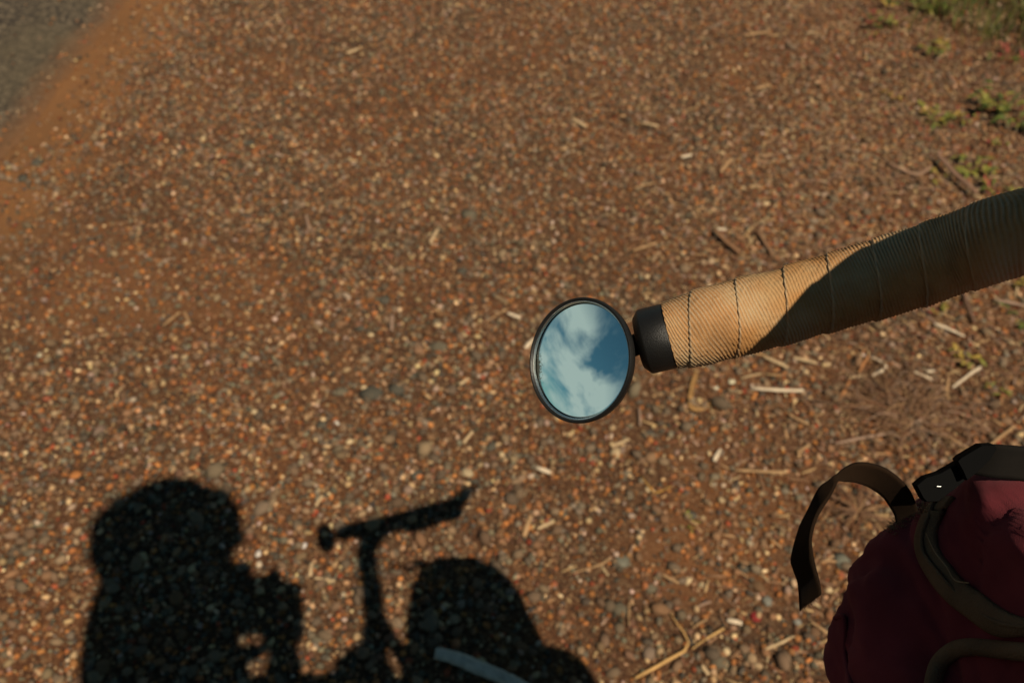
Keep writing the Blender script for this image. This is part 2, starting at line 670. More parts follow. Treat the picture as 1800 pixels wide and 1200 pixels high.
def stones(name, n, dmin, dmed, sig, dmax, base_v, base_f, dens, sink, label=None):
    x, y = scatter_xy(n, dens)
    m = len(x)
    d = np.clip(dmed * np.exp(sig * RNG.standard_normal(m)), dmin, dmax)
    z0 = ground_z(x, y) + np.where(x < ROAD_X, 0.005, 0)
    nv = len(base_v)
    V = np.repeat(base_v[None], m, 0) * (1 + RNG.uniform(-0.22, 0.22, (m, nv, 1)))
    sc = np.stack([d * 0.5 * RNG.uniform(0.85, 1.35, m), d * 0.5 * RNG.uniform(0.65, 1.0, m), d * 0.5 * RNG.uniform(0.4, 0.8, m)], 1)
    V = V * sc[:, None]
    t = RNG.normal(0, 0.28, m)
    ct, st = np.cos(t)[:, None], np.sin(t)[:, None]
    V = np.stack([V[..., 0] * ct - V[..., 2] * st, V[..., 1], V[..., 0] * st + V[..., 2] * ct], -1)
    a = RNG.uniform(0, 2 * np.pi, m)
    ca, sa = np.cos(a)[:, None], np.sin(a)[:, None]
    V = np.stack([V[..., 0] * ca - V[..., 1] * sa, V[..., 0] * sa + V[..., 1] * ca, V[..., 2]], -1)
    V += np.stack([x, y, z0 + sc[:, 2] * (1 - 2 * sink)], 1)[:, None]
    soil = np.clip((x - 0.35) / 0.7 + 0.5 * value_noise(np.stack([x, y], 1), 2.5, 41), 0, 1)
    w1, w2 = ST_W_GRAVEL / ST_W_GRAVEL.sum(), ST_W_SOIL / ST_W_SOIL.sum()
    c1, c2 = RNG.choice(len(STONE), m, p=w1), RNG.choice(len(STONE), m, p=w2)
    col = 1.07 * STONE[np.where(RNG.random(m) < soil, c2, c1)]
    col = col * RNG.uniform(0.62, 1.48, (m, 1)) * RNG.uniform(0.93, 1.07, (m, 3))
    big = np.clip((d - 0.012) / 0.008, 0, 0.75)[:, None]           # the larger stones are duller
    col = col * (1 - big) + big * np.array([0.125, 0.090, 0.060]) * RNG.uniform(0.6, 1.3, (m, 1))
    col = col * np.array([1.10, 1.03, 0.98])
    tone = np.repeat(col[:, None], nv, 1).reshape(-1, 3)
    F = (base_f[None] + (np.arange(m) * nv)[:, None, None]).reshape(-1, 3)
    return V.reshape(-1, 3), F, tone


stone_mat = colour_attr_mat('gravel_stone')
pa = [stones('g', 145000, 0.0058, 0.0094, 0.36, 0.030, ICO_V, ICO_F, dens_stone, 0.22),
      stones('g', 190000, 0.0036, 0.0056, 0.26, 0.009, OCT_V, OCT_F, dens_stone, 0.20)]
o = 0
VV, FF, TT = [], [], []
for v, f, t in pa:
    VV.append(v)
    FF.append(f + o)
    TT.append(t)
    o += len(v)
print('gravel faces', sum(len(f) for f in FF))
gravel = mesh_obj('gravel', np.vstack(VV), np.vstack(FF), stone_mat, tone=np.vstack(TT))
tag(gravel, 'loose multicoloured fine gravel over the reddish shoulder', None, None, 'stuff')

# ------------------------------------------------------------------ straw, twigs, stones and weeds
STRAW = np.array([(0.50, 0.36, 0.20), (0.42, 0.27, 0.13), (0.34, 0.20, 0.10), (0.24, 0.13, 0.07), (0.20, 0.11, 0.065), (0.30, 0.19, 0.13), (0.17, 0.07, 0.035)])
straw_mat = colour_attr_mat('dry_straw', 0.75, 0.18)


def flat_strips(x, y, ang, L, W, H, lift, col, bend):
    """Many short dry stems: two bent box segments each."""
    m = len(x)
    u = np.array([-0.5, 0.0, 0.5])
    V = np.zeros((m, 12, 3))
    z0 = ground_z(x, y)
    for i, t in enumerate(u):
        taper = 1 - 0.35 * abs(t) * 2 * RNG.random(m)
        lx = L * t
        off = bend * L * (0.25 - t * t) * 4
        for k, (sy, sz) in enumerate(((-1, 0), (1, 0), (1, 1), (-1, 1))):
            yy = off + sy * W / 2 * taper
            V[:, i * 4 + k, 0] = x + np.cos(ang) * lx - np.sin(ang) * yy
            V[:, i * 4 + k, 1] = y + np.sin(ang) * lx + np.cos(ang) * yy
            V[:, i * 4 + k, 2] = z0 + lift * (0.7 + 0.6 * t) + sz * H
    q = []
    for i in (0, 1):
        for k in range(4):
            k2 = (k + 1) % 4
            q.append([i * 4 + k, i * 4 + k2, i * 4 + 4 + k2, i * 4 + 4 + k])
    q += [[3, 2, 1, 0], [8, 9, 10, 11]]
    q = np.array(q)
    F = (q[None] + (np.arange(m) * 12)[:, None, None]).reshape(-1, 4)
    return V.reshape(-1, 3), F, np.repeat(col[:, None], 12, 1).reshape(-1, 3)


def dens_straw(x, y):
    P = np.stack([x, y], 1)
    d = np.clip((x + 0.05) / 0.85, 0.03, 1) ** 1.6 * np.clip(0.7 + 0.9 * fbm(P, 2.6, 2, 55), 0.1, 1)
    return np.where(x < ROAD_X + 0.1, 0, d)


sx, sy = scatter_xy(120000, dens_straw)
m_ = len(sx)
ci = RNG.choice(len(STRAW), m_, p=np.array([5, 10, 15, 22, 23, 13, 12]) / 100)
sv, sf, st_ = flat_strips(sx, sy, RNG.uniform(0, 2 * np.pi, m_), np.clip(0.014 * np.exp(0.55 * RNG.standard_normal(m_)), 0.006, 0.06), RNG.uniform(0.0010, 0.0042, m_), RNG.uniform(0.0006, 0.0016, m_), RNG.uniform(0.001, 0.005, m_), STRAW[ci] * RNG.uniform(0.75, 1.2, (m_, 1)), RNG.normal(0, 0.045, m_))
litter = mesh_obj('straw_litter', sv, sf, straw_mat, tone=st_)
tag(litter, 'fine dry straw and bark litter strewn over the gravel', None, None, 'stuff')


def stem_piece(name, label, cat, pix, w0, w1, col, lift=0.004, group=None, round_=0.6):
    """One dry stem lying on the ground along the listed photo points; widths in metres."""
    P = np.array([ground_at(px, py, 0.003) for px, py in pix])
    c = P.mean(0)
    P[:, 2] = ground_z(P[:, 0], P[:, 1]) + lift
    if len(P) == 2:
        mid = (P[0] + P[1]) / 2 + np.array([random.uniform(-1, 1), random.uniform(-1, 1), 0.3]) * np.linalg.norm(P[1] - P[0]) * 0.03
        P = np.array([P[0], mid, P[1]])
    n = 10 if w0 < 0.012 else 26
    V, F = tube_data(P, [w0 / 2 * 0.8, w0 / 2, (w0 + w1) / 2 * 0.55, w1 / 2], n, 7 if w0 < 0.012 else 14, True)
    mid = np.repeat(spline(P, n)[0], 7 if w0 < 0.012 else 14, 0)
    V[:, 2] = mid[:, 2] + (V[:, 2] - mid[:, 2]) * round_
    V += 0.00035 * RNG.standard_normal(V.shape)
    tone = np.array(col)[None] * (1 + 0.22 * value_noise(V, 160, 5)[:, None] + 0.2 * value_noise(V * [1, 1, 3], 420, 6)[:, None])
    base = np.array([c[0], c[1], 0.0])
    o = mesh_obj(name, V - base, F, straw_mat, tone=tone, smooth=True)
    o.location = base
    return tag(o, label, cat, group)


def seg(cx, cy, ang, L):
    """Two photo points of a stem of length L px centred on (cx, cy), ang degrees anticlockwise."""
    dx, dy = math.cos(math.radians(ang)) * L / 2, -math.sin(math.radians(ang)) * L / 2
    return [(cx - dx, cy - dy), (cx + dx, cy + dy)]


PALE, TAN, BROWN, GREYB, RUST, WHITE = (0.46, 0.32, 0.18), (0.35, 0.21, 0.105), (0.17, 0.09, 0.05), (0.28, 0.18, 0.125), (0.34, 0.15, 0.06), (0.56, 0.44, 0.31)
G_STRAW = 'dry straws lying on the gravel'
straws = [
    (seg(303, 563, 40, 36), .0050, .0046, TAN, 'tan straw leaning right beside a short curved one, on gravel above the head shadow'),
    (seg(330, 561, -65, 26), .0044, .0040, TAN, 'short curved tan straw just right of a longer leaning one, above the head shadow'),
    (seg(689, 569, 88, 28), .0070, .0060, GREYB, 'grey upright straw lying level with the mirror among dark stones'),
    (seg(823, 770, 52, 26), .0052, .0050, PALE, 'pale stubby straw beside the round dark stone on bare red soil below the mirror'),
    (seg(816, 672, 35, 19), .0062, .0056, PALE, 'tiny pale wood chip on gravel left of the mirror rim'),
    (seg(904, 554, -20, 24), .0076, .0060, WHITE, 'whitish curved chip near the upper left edge of the mirror'),
    (seg(928, 608, 50, 34), .0080, .0060, WHITE, 'pale chip half hidden behind the left rim of the mirror'),
    (seg(873, 555, 33, 46), .0026, .0022, TAN, 'thin tan straw ending at the whitish curved chip by the mirror'),
    (seg(1363, 640, -25, 46), .0076, .0070, PALE, 'pale flat straw just under the bar tape, the left one of two'),
    (seg(1414, 637, -14, 42), .0064, .0052, PALE, 'tan flat straw just under the bar tape, the right one of two'),
    (seg(1365, 687, -3, 92), .0068, .0056, WHITE, 'long whitish straw lying level under the bar tape'),
    (seg(1336, 831, -2, 92), .0050, .0046, TAN, 'long thin tan straw pointing level at the loose webbing loop'),
    (seg(1090, 780, 24, 34), .0052, .0044, PALE, 'pinkish pale straw below the mirror next to a tan stone'),
    (seg(1260, 803, 62, 24), .0080, .0044, WHITE, 'small white teardrop shaped chip between the mirror and the webbing loop'),
    (seg(1411, 792, 36, 26), .0056, .0050, TAN, 'short tan chip right above the top of the webbing loop'),
    (seg(1124, 734, -87, 32), .0040, .0034, GREYB, 'greyish upright straw just right of the mirror bottom'),
    (seg(1483, 688, 62, 42), .0056, .0044, RUST, 'rust coloured straw slanting at the left edge of the matted dead tuft'),
    (seg(1403, 740, -27, 38), .0052, .0044, TAN, 'tan slanting straw under the long whitish one and left of the dead tuft'),
    (seg(1291, 1093, -12, 27), .0070, .0062, WHITE, 'whitish fat straw piece by the tip of the bent golden stalk'),
    (seg(1239, 1178, -55, 20), .0058, .0046, PALE, 'short yellowish straw near the bottom edge below the bent stalk'),
    (seg(1178, 1018, -28, 34), .0040, .0036, TAN, 'tan straw crossing gravel above the fork of the bent golden stalk'),
    ([(1000, 1010), (1050, 995), (1074, 981)], .0020, .0044, TAN, 'curved tan straw thickening to the right, right of the bag shadow'),
    ([(1345, 1141), (1370, 1131), (1396, 1118)], .0046, .0022, PALE, 'pale straw tapering right, below the frayed webbing end'),
    (seg(1440, 1104, -35, 34), .0044, .0036, TAN, 'short tan straw touching the left edge of the dark bag'),
    (seg(1106, 1078, 88, 44), .0022, .0020, TAN, 'hair thin upright straw beside the olive flat stone'),
    (seg(1667, 583, -22, 58), .0074, .0044, WHITE, 'whitish straw tapering right, under the shaded bar tape'),
    ([(1672, 685), (1698, 664), (1722, 647)], .0044, .0060, WHITE, 'white kinked stem right of the dead tuft, beside a yellow weed'),
    (seg(1621, 664, -26, 36), .0060, .0048, WHITE, 'short whitish straw with a white chip at its upper end, above the dead tuft'),
    (seg(1635, 656, 0, 16), .0066, .0060, WHITE, 'tiny white chip above the dead tuft'),
    (seg(1663, 683, 82, 34), .0058, .0046, TAN, 'tan upright straw between the dead tuft and the white kinked stem'),
    ([(1528, 628), (1556, 646), (1531, 665)], .0052, .0060, WHITE, 'white straw bent into a sideways V above the dead tuft'),
    (seg(1517, 643, 61, 36), .0056, .0046, RUST, 'rusty straw standing left of the white V shaped one'),
    (seg(1507, 665, 9, 30), .0050, .0046, PALE, 'pale straw lying level under the white V shaped one'),
    (seg(1621, 739, 22, 66), .0046, .0050, GREYB, 'greyish stem lying across the lower right of the dead tuft'),
    (seg(1773, 535, -12, 56), .0084, .0060, GREYB, 'grey weathered stick under the bar tape at the right edge'),
    (seg(1520, 772, 11, 110), .0050, .0046, GREYB, 'long greyish stem under the dead tuft above the webbing loop'),
    (seg(1667, 772, -30, 84), .0060, .0040, TAN, 'tan stem sloping down toward the black buckle'),
    (seg(1758, 770, 38, 60), .0054, .0040, TAN, 'tan stem above the red lit corner of the bag'),
    (seg(1018, 219, -31, 30), .0094, .0080, PALE, 'pale fat wood chip alone on gravel far above the mirror'),
    (seg(1142, 221, -10, 30), .0072, .0060, PALE, 'pale chip lying along the thin dark twig far above the mirror'),
    (seg(1133, 328, 15, 38), .0052, .0034, TAN, 'thin curved straw halfway between the dark twig and the black end cap'),
    (seg(1133, 436, 18, 46), .0058, .0048, TAN, 'tan straw on gravel above the black end cap'),
    (seg(1340, 157, 15, 28), .0096, .0070, TAN, 'broad tan chip far up near the upper right red soil'),
    (seg(1276, 293, 50, 32), .0080, .0070, TAN, 'broad tan chip slanting up, above the lit tape'),
    (seg(1268, 407, -2, 16), .0080, .0074, WHITE, 'small white chip at the upper end of a brown twig above the lit tape'),
    (seg(1206, 277, 12, 18), .0080, .0076, WHITE, 'small whitish chip left of the broad slanting tan one'),
    (seg(765, 414, 60, 34), .0066, .0060, PALE, 'golden straight straw alone on gravel above and left of the mirror'),
    (seg(541, 392, -80, 26), .0050, .0044, GREYB, 'short pale upright straw well left of the golden straight one'),
    (seg(562, 884, 55, 22), .0058, .0052, PALE, 'pale straw between the head shadow and the handlebar shadow'),
    (seg(548, 1005, 84, 24), .0052, .0048, PALE, 'pale upright straw in the lit gap left of the bar shadow'),
    (seg(572, 1022, -8, 36), .0044, .0040, PALE, 'pale level straw in the lit gap left of the bar shadow'),
    (seg(927, 926, 72, 40), .0082, .0064, TAN, 'tan broad straw above the right end of the bag shadow'),
    (seg(958, 925, 25, 30), .0060, .0048, PALE, 'pale short straw right of the broad tan one above the bag shadow'),
    (seg(955, 827, -20, 26), .0080, .0070, WHITE, 'pale chip below the mirror bottom on gravel'),
    (seg(860, 1062, 48, 56), .0030, .0028, BROWN, 'thin brown straw inside the bag shadow'),
    (seg(1230, 1096, 30, 30), .0030, .0026, TAN, 'wisp of straw inside the fork of the bent golden stalk'),
    (seg(620, 95, 20, 22), .0100, .0080, PALE, 'pale chip near the top edge left of centre'),
    (seg(1330, 62, 8, 46), .0100, .0080, TAN, 'broad tan chip near the top edge toward the weeds'),
]
for pts, w0, w1, col, lab in straws:
    stem_piece('straw', lab, 'straw', pts, w0 * 1.1, w1 * 1.1, col, 0.0075, G_STRAW)

stem_piece('bent_stalk', 'golden dry stalk kinked in the middle on the gravel near the bottom edge', 'stalk', [(1116, 1192), (1160, 1168), (1205, 1143), (1211, 1137), (1206, 1118), (1194, 1102), (1178, 1078)], .0048, .0016, (0.50, 0.29, 0.11), 0.007)
stem_piece('dry_stalk', 'golden straight stalk running up right from the kink of the bent one', 'stalk', [(1216, 1140), (1245, 1120), (1272, 1104)], .0022, .0046, (0.47, 0.28, 0.11), 0.006)
stem_piece('stick', 'thick bleached stick lying in the shadow of the bag', 'stick', [(766, 1150), (800, 1158), (850, 1178), (905, 1200), (930, 1214)], .0200, .0150, (0.46, 0.38, 0.30), 0.008, None, 0.75)
stem_piece('twig', 'dark broken twig propped over the weeds above the shaded bar tape', 'twig', [(1643, 284), (1668, 312), (1690, 332), (1712, 352)], .0150, .0110, (0.20, 0.115, 0.075), 0.022)
stem_piece('twig', 'thin dark twig with a pale chip on it, far above the mirror', 'twig', [(1076, 203), (1125, 224), (1184, 243)], .0048, .0036, (0.06, 0.035, 0.022), 0.006)
stem_piece('twig', 'brown twig sloping down right with a white chip at its top, above the tape', 'twig', [(1254, 412), (1274, 432), (1298, 452)], .0105, .0085, (0.22, 0.115, 0.06), 0.014)
stem_piece('twig', 'brown twig sloping down right, second of the pair above the tape', 'twig', [(1329, 410), (1342, 434), (1357, 458)], .0095, .0075, (0.20, 0.11, 0.06), 0.014)
stem_piece('twig', 'short dark twig dropping from the underside of the shaded bar tape', 'twig', [(1690, 512), (1700, 545), (1712, 572)], .0070, .0050, (0.16, 0.09, 0.06), 0.010)
stem_piece('twig', 'forked grey brown twig left of the weeds above the bar tape', 'twig', [(1557, 288), (1590, 304), (1612, 311), (1636, 296)], .0100, .0070, (0.26, 0.155, 0.10), 0.009)
stem_piece('twig', 'yellow V shaped wisp on gravel below the mirror', 'twig', [(1126, 838), (1142, 858), (1152, 868), (1180, 856)], .0022, .0020, (0.45, 0.24, 0.06), 0.006)
stem_piece('twig', 'dark thin twig under the long greyish stem by the webbing loop', 'twig', [(1400, 702), (1440, 708), (1478, 716)], .0040, .0028, (0.13, 0.08, 0.05), 0.007)
husk_px = np.array([(1224, 660), (1214, 688), (1213, 714), (1222, 723), (1244, 717), (1254, 712)], float)
hp_, hs_ = [], ground_at(1218, 705)
for k in range(9):
    jit = np.array([random.gauss(0, 3.2), random.gauss(0, 2.4)])
    q = np.array([ground_at(px + jit[0] * (0.4 + 0.3 * i) + random.gauss(0, 1), py + jit[1] * (1.6 - 0.2 * i) + random.gauss(0, 1), 0) for i, (px, py) in enumerate(husk_px)])
    q[:, 2] = ground_z(q[:, 0], q[:, 1]) + 0.005 + 0.002 * random.random()
    q = q[: random.choice([4, 5, 6, 6])]
    hp_.append(tube_data(q, [0.0004, 0.0013, 0.0011, 0.0004], 16, 5, False))
V, F = join_data(hp_)
o = mesh_obj('dry_husk', V - np.array([hs_[0], hs_[1], 0]), F, straw_mat, tone=np.array([[0.36, 0.20, 0.075]]) * (1 + 0.25 * value_noise(V, 200, 7)[:, None]), smooth=True)
o.location = (hs_[0], hs_[1], 0)
tag(o, 'golden dry husk bent like an L on gravel below the end cap', 'husk')


def stone_thing(px, py, dpx, col, label, tall=0.34, name='stone', cat='stone'):
    p = ground_at(px, py)
    z = (p - CAM) @ FW
    d = dpx * z / FPX
    V, F = ICO_V * np.array([d * 0.56, d * 0.47, d * 0.5 * tall]), ICO_F
    V = V * (1 + RNG.uniform(-0.34, 0.26, (12, 1)))
    V[:, 2] = np.minimum(V[:, 2], d * 0.15 * tall / 0.34)
    a = random.uniform(0, 6.28)
    V = V @ np.array([[math.cos(a), -math.sin(a), 0], [math.sin(a), math.cos(a), 0], [0, 0, 1]]).T
    tone = np.array(col)[None] * (1 + 0.25 * value_noise(V, 300, 6)[:, None])
    o = mesh_obj(name, V, F, stone_mat, tone=tone)
    o.location = (p[0], p[1], float(ground_z(p[0], p[1])[0]) + d * 0.05)
    return tag(o, label, cat, 'larger stones in the gravel')


DK, OLV, CRM, ORG, GRN, MAR = (0.080, 0.070, 0.052), (0.125, 0.102, 0.068), (0.48, 0.35, 0.20), (0.36, 0.14, 0.045), (0.150, 0.140, 0.105), (0.20, 0.022, 0.022)
for a in [
    (653, 692, 42, DK, 'largest dark stone left of the mirror with a pale pebble at its upper left'),
    (697, 685, 32, DK, 'dark stone just right of the largest dark one'),
    (635, 578, 20, DK, 'dark stone left of the grey upright straw level with the mirror'),
    (675, 527, 26, DK, 'dark flat stone above the grey upright straw'),
    (771, 608, 30, OLV, 'olive flat stone left of the mirror, paler than its neighbours'),
    (727, 660, 18, DK, 'small dark stone up right of the two big dark ones'),
    (864, 783, 24, DK, 'round dark stone on bare red soil below the mirror'),
    (567, 749, 22, DK, 'dark stone left of a pale grey pebble below the big dark ones'),
    (733, 835, 26, DK, 'dark stone above the tip of the handlebar shadow'),
    (599, 690, 30, OLV, 'olive brown flat stone left of the largest dark stone'),
    (651, 588, 13, CRM, 'cream pebble right beside a dark stone level with the mirror'),
    (768, 571, 17, CRM, 'cream angular pebble above the olive flat stone'),
    (832, 555, 12, CRM, 'bright round pebble left of the whitish curved chip'),
    (591, 745, 14, (0.5, 0.45, 0.38), 'pale grey pebble right of a dark stone'),
    (615, 777, 14, CRM, 'yellowish pebble below the pale grey one'),
    (640, 681, 14, CRM, 'cream oval pebble leaning on the largest dark stone'),
    (660, 744, 14, CRM, 'yellow cream pebble below the largest dark stone'),
    (882, 797, 14, CRM, 'yellowish pebble right of the round dark stone'),
    (822, 830, 24, (0.36, 0.27, 0.16), 'tan blocky stone below the mirror'),
    (449, 727, 15, CRM, 'cream round pebble above the head shadow'),
    (133, 836, 24, ORG, 'orange stone left of the head shadow'),
    (117, 755, 18, (0.34, 0.28, 0.19), 'pale tan stone above the orange one near the left edge'),
    (70, 625, 14, (0.42, 0.38, 0.27), 'pale greenish pebble near the left edge'),
    (260, 650, 14, CRM, 'cream pebble up left of the head shadow'),
    (1085, 794, 26, (0.36, 0.26, 0.15), 'tan flat stone under a pinkish pale straw'),
    (1138, 764, 24, DK, 'dark grey stone right of the mirror bottom'),
    (1268, 1164, 34, OLV, 'long dark flat stone standing near the bottom edge'),
    (1093, 984, 28, GRN, 'grey green flat stone right of the bag shadow'),
    (1090, 1069, 32, OLV, 'olive flat stone beside a hair thin straw'),
    (1146, 1032, 26, OLV, 'olive brown stone above the kink of the bent stalk'),
    (1306, 999, 24, DK, 'dark stone left of the hanging webbing'),
    (1215, 906, 24, DK, 'dark grey stone behind the tiny yellow weed'),
    (1348, 1055, 22, (0.17, 0.16, 0.13), 'grey stone left of the dark red leaf'),
    (1402, 1092, 20, (0.20, 0.19, 0.16), 'grey stone below the frayed webbing end'),
    (1082, 1178, 14, (0.42, 0.40, 0.32), 'pale pebble at the lower end of the bent stalk'),
    (1276, 1142, 16, CRM, 'tan egg shaped pebble above the long dark flat stone'),
    (1209, 1019, 18, CRM, 'cream oblong pebble right of a tan straw'),
    (1234, 1027, 13, CRM, 'round cream pebble right of the oblong one'),
    (1138, 860, 14, CRM, 'white round pebble in the yellow wisp'),
    (1285, 671, 15, (0.50, 0.44, 0.30), 'pale round pebble right of the golden husk'),
    (1257, 682, 14, (0.42, 0.38, 0.28), 'greyish pebble between the husk and a pale round one'),
    (961, 342, 14, CRM, 'bright white pebble alone above the mirror'),
    (1346, 358, 15, CRM, 'pale pebble above the lit end of the tape'),
    (971, 400, 12, CRM, 'small pale pebble between the mirror and the bright white one'),
    (1200, 446, 13, CRM, 'pale pebble above the black end cap'),
    (1138, 487, 13, CRM, 'cream pebble just above the black end cap next to a dark one'),
    (1155, 486, 16, DK, 'small dark stone just above the black end cap'),
    (824, 378, 30, OLV, 'olive flat stone right of the golden straight straw'),
    (812, 475, 22, DK, 'dark stone up left of the mirror'),
    (826, 311, 18, DK, 'dark stone above the golden straight straw'),
    (440, 255, 20, DK, 'dark stone far up left of centre'),
    (67, 286, 26, DK, 'dark stone at the edge of the orange dust near the road'),
    (42, 314, 22, DK, 'dark stone nearest the left edge below the road'),
    (492, 856, 20, DK, 'dark stone right above the head shadow'),
    (455, 975, 14, (0.52, 0.46, 0.40), 'pale pebble between the camera shadow and the bar shadow'),
    (534, 960, 14, (0.52, 0.46, 0.42), 'white pebble left of the mirror shadow'),
    (605, 1047, 15, (0.50, 0.42, 0.28), 'pale pebble in the lit gap left of the bar shadow'),
    (557, 1128, 24, OLV, 'olive stone on bare red soil in the lit gap'),
    (1455, 1035, 15, CRM, 'cream pebble between the frayed webbing end and the bag'),
    (1478, 985, 34, GRN, 'grey stone touching the top left outline of the bag'),
]:
    stone_thing(*a)
stone_thing(1329, 1080, 24, MAR, 'dark red dry leaf on gravel left of the bag', 0.25, 'fallen_leaf', 'leaf')

# dead matted tuft
tuft_c = ground_at(1590, 722)
tv = []
for k in range(420):
    q0 = RNG.normal(0, 1, 2) * np.array([0.042, 0.034])
    out = math.atan2(q0[1] + 0.03, q0[0])
    a = out + random.gauss(0, 0.75)
    L = random.uniform(0.02, 0.075)
    b = random.gauss(0, 0.7)
    hgt = random.uniform(0.003, 0.016)
    p = np.array([[q0[0] + math.cos(a + b * t) * L * t, q0[1] + math.sin(a + b * t) * L * t, 0.004 + hgt * (0.4 + 0.6 * math.sin(math.pi * (0.15 + 0.8 * t)))] for t in (0, 0.5, 1)])
    tv.append(tube_data(p, [0.0010, 0.0010, 0.0006], 5, 4, False) + (STRAW[random.choice([2, 3, 3, 4, 4, 5, 6])] * random.uniform(0.6, 1.05),))
V, F = join_data([t[:2] for t in tv])
tone = np.vstack([np.repeat(t[2][None], len(t[0]), 0) for t in tv])
o = mesh_obj('dead_grass_tuft', V, F, straw_mat, tone=tone)
o.location = (tuft_c[0], tuft_c[1], float(ground_z(tuft_c[0], tuft_c[1])[0]))
tag(o, 'flat matted tuft of dead brown grass between the bar and the bag', 'grass tuft')

tuft2 = ground_at(1505, 905)
tv = []
for k in range(60):
    a = random.uniform(0, 2 * math.pi)
    L = random.uniform(0.02, 0.07)
    p = np.array([[math.cos(a) * L * t, math.sin(a) * L * t, 0.006 + 0.03 * t * (1.2 - t)] for t in (0, 0.5, 1)])
    tv.append(tube_data(p, [0.0014, 0.0011, 0.0005], 5, 4, False) + (STRAW[random.choice([2, 3, 4, 6])] * random.uniform(0.6, 1.0),))
V, F = join_data([t[:2] for t in tv])
tone = np.vstack([np.repeat(t[2][None], len(t[0]), 0) for t in tv])
o = mesh_obj('dead_grass_tuft', V, F, straw_mat, tone=tone)
o.location = (tuft2[0], tuft2[1], float(ground_z(tuft2[0], tuft2[1])[0]))
tag(o, 'small dead brown tuft framed by the webbing loop', 'grass tuft')

leaf_mat = colour_attr_mat('weed_leaf', 0.6, 0.2, 0.35)


def blade(p0, a, L, w, rise, droop, col, n=5):
    """A leaf blade as a folded strip."""
    V = []
    for i in range(n):
        t = i / (n - 1)
        r = L * t
        z = rise * L * t - droop * L * t * t
        ww = w * math.sin(math.pi * min(1, 0.12 + 0.86 * t)) ** 0.8
        c = np.array([p0[0] + math.cos(a) * r, p0[1] + math.sin(a) * r, p0[2] + z])
        s = np.array([-math.sin(a), math.cos(a), 0]) * ww / 2
        V += [c - s + [0, 0, ww * 0.16], c, c + s + [0, 0, ww * 0.16]]
    F = []
    for i in range(n - 1):
        for k in (0, 1):
            F.append([3 * i + k, 3 * i + k + 1, 3 * i + k + 4, 3 * i + k + 3])
    return np.array(V), F, np.repeat(np.array(col)[None], len(V), 0)


def weed(px, py, size, nleaf, cols, label, height=0.5):
    p = ground_at(px, py)
    size, nleaf = size * 1.35, int(nleaf * 1.4)
    root = thing('weed', label, 'weed', (p[0], p[1], float(ground_z(p[0], p[1])[0])), 'small weeds growing on the verge')
    lv, sv_ = [], []
    nst = max(3, nleaf // 6)
    for s_ in range(nst):
        a = 2 * math.pi * s_ / nst + random.uniform(-0.4, 0.4)
        L = size * random.uniform(0.5, 1.0)
        tip = np.array([math.cos(a) * L, math.sin(a) * L, height * size * random.uniform(0.4, 1)])
        mid = tip * 0.5 + [0, 0, 0.12 * size]
        sv_.append(tube_data([(0, 0, 0.001), mid, tip], [0.0011, 0.0009, 0.0006], 6, 4, False))
        P, _ = spline([(0, 0, 0.001), mid, tip], 8)
        for k in range(max(4, nleaf // nst)):
            q = P[random.randint(2, 7)]
            lv.append(blade(q, a + random.uniform(-1.9, 1.9), size * random.uniform(0.22, 0.5), size * random.uniform(0.09, 0.17), random.uniform(0.1, 0.9), random.uniform(0.2, 0.7), np.array(random.choice(cols)) * random.uniform(0.75, 1.2)))
    off = root.location.copy()
    V, F = join_data([l_[:2] for l_ in lv])
    o1 = mesh_obj('foliage', V + np.array(off), F, leaf_mat, root, tone=np.vstack([l_[2] for l_ in lv]))
    V, F = join_data(sv_)
    mesh_obj('stem', V + np.array(off), F, leaf_mat, root, tone=np.repeat(np.array([[0.13, 0.05, 0.025]]), len(V), 0))
    return root


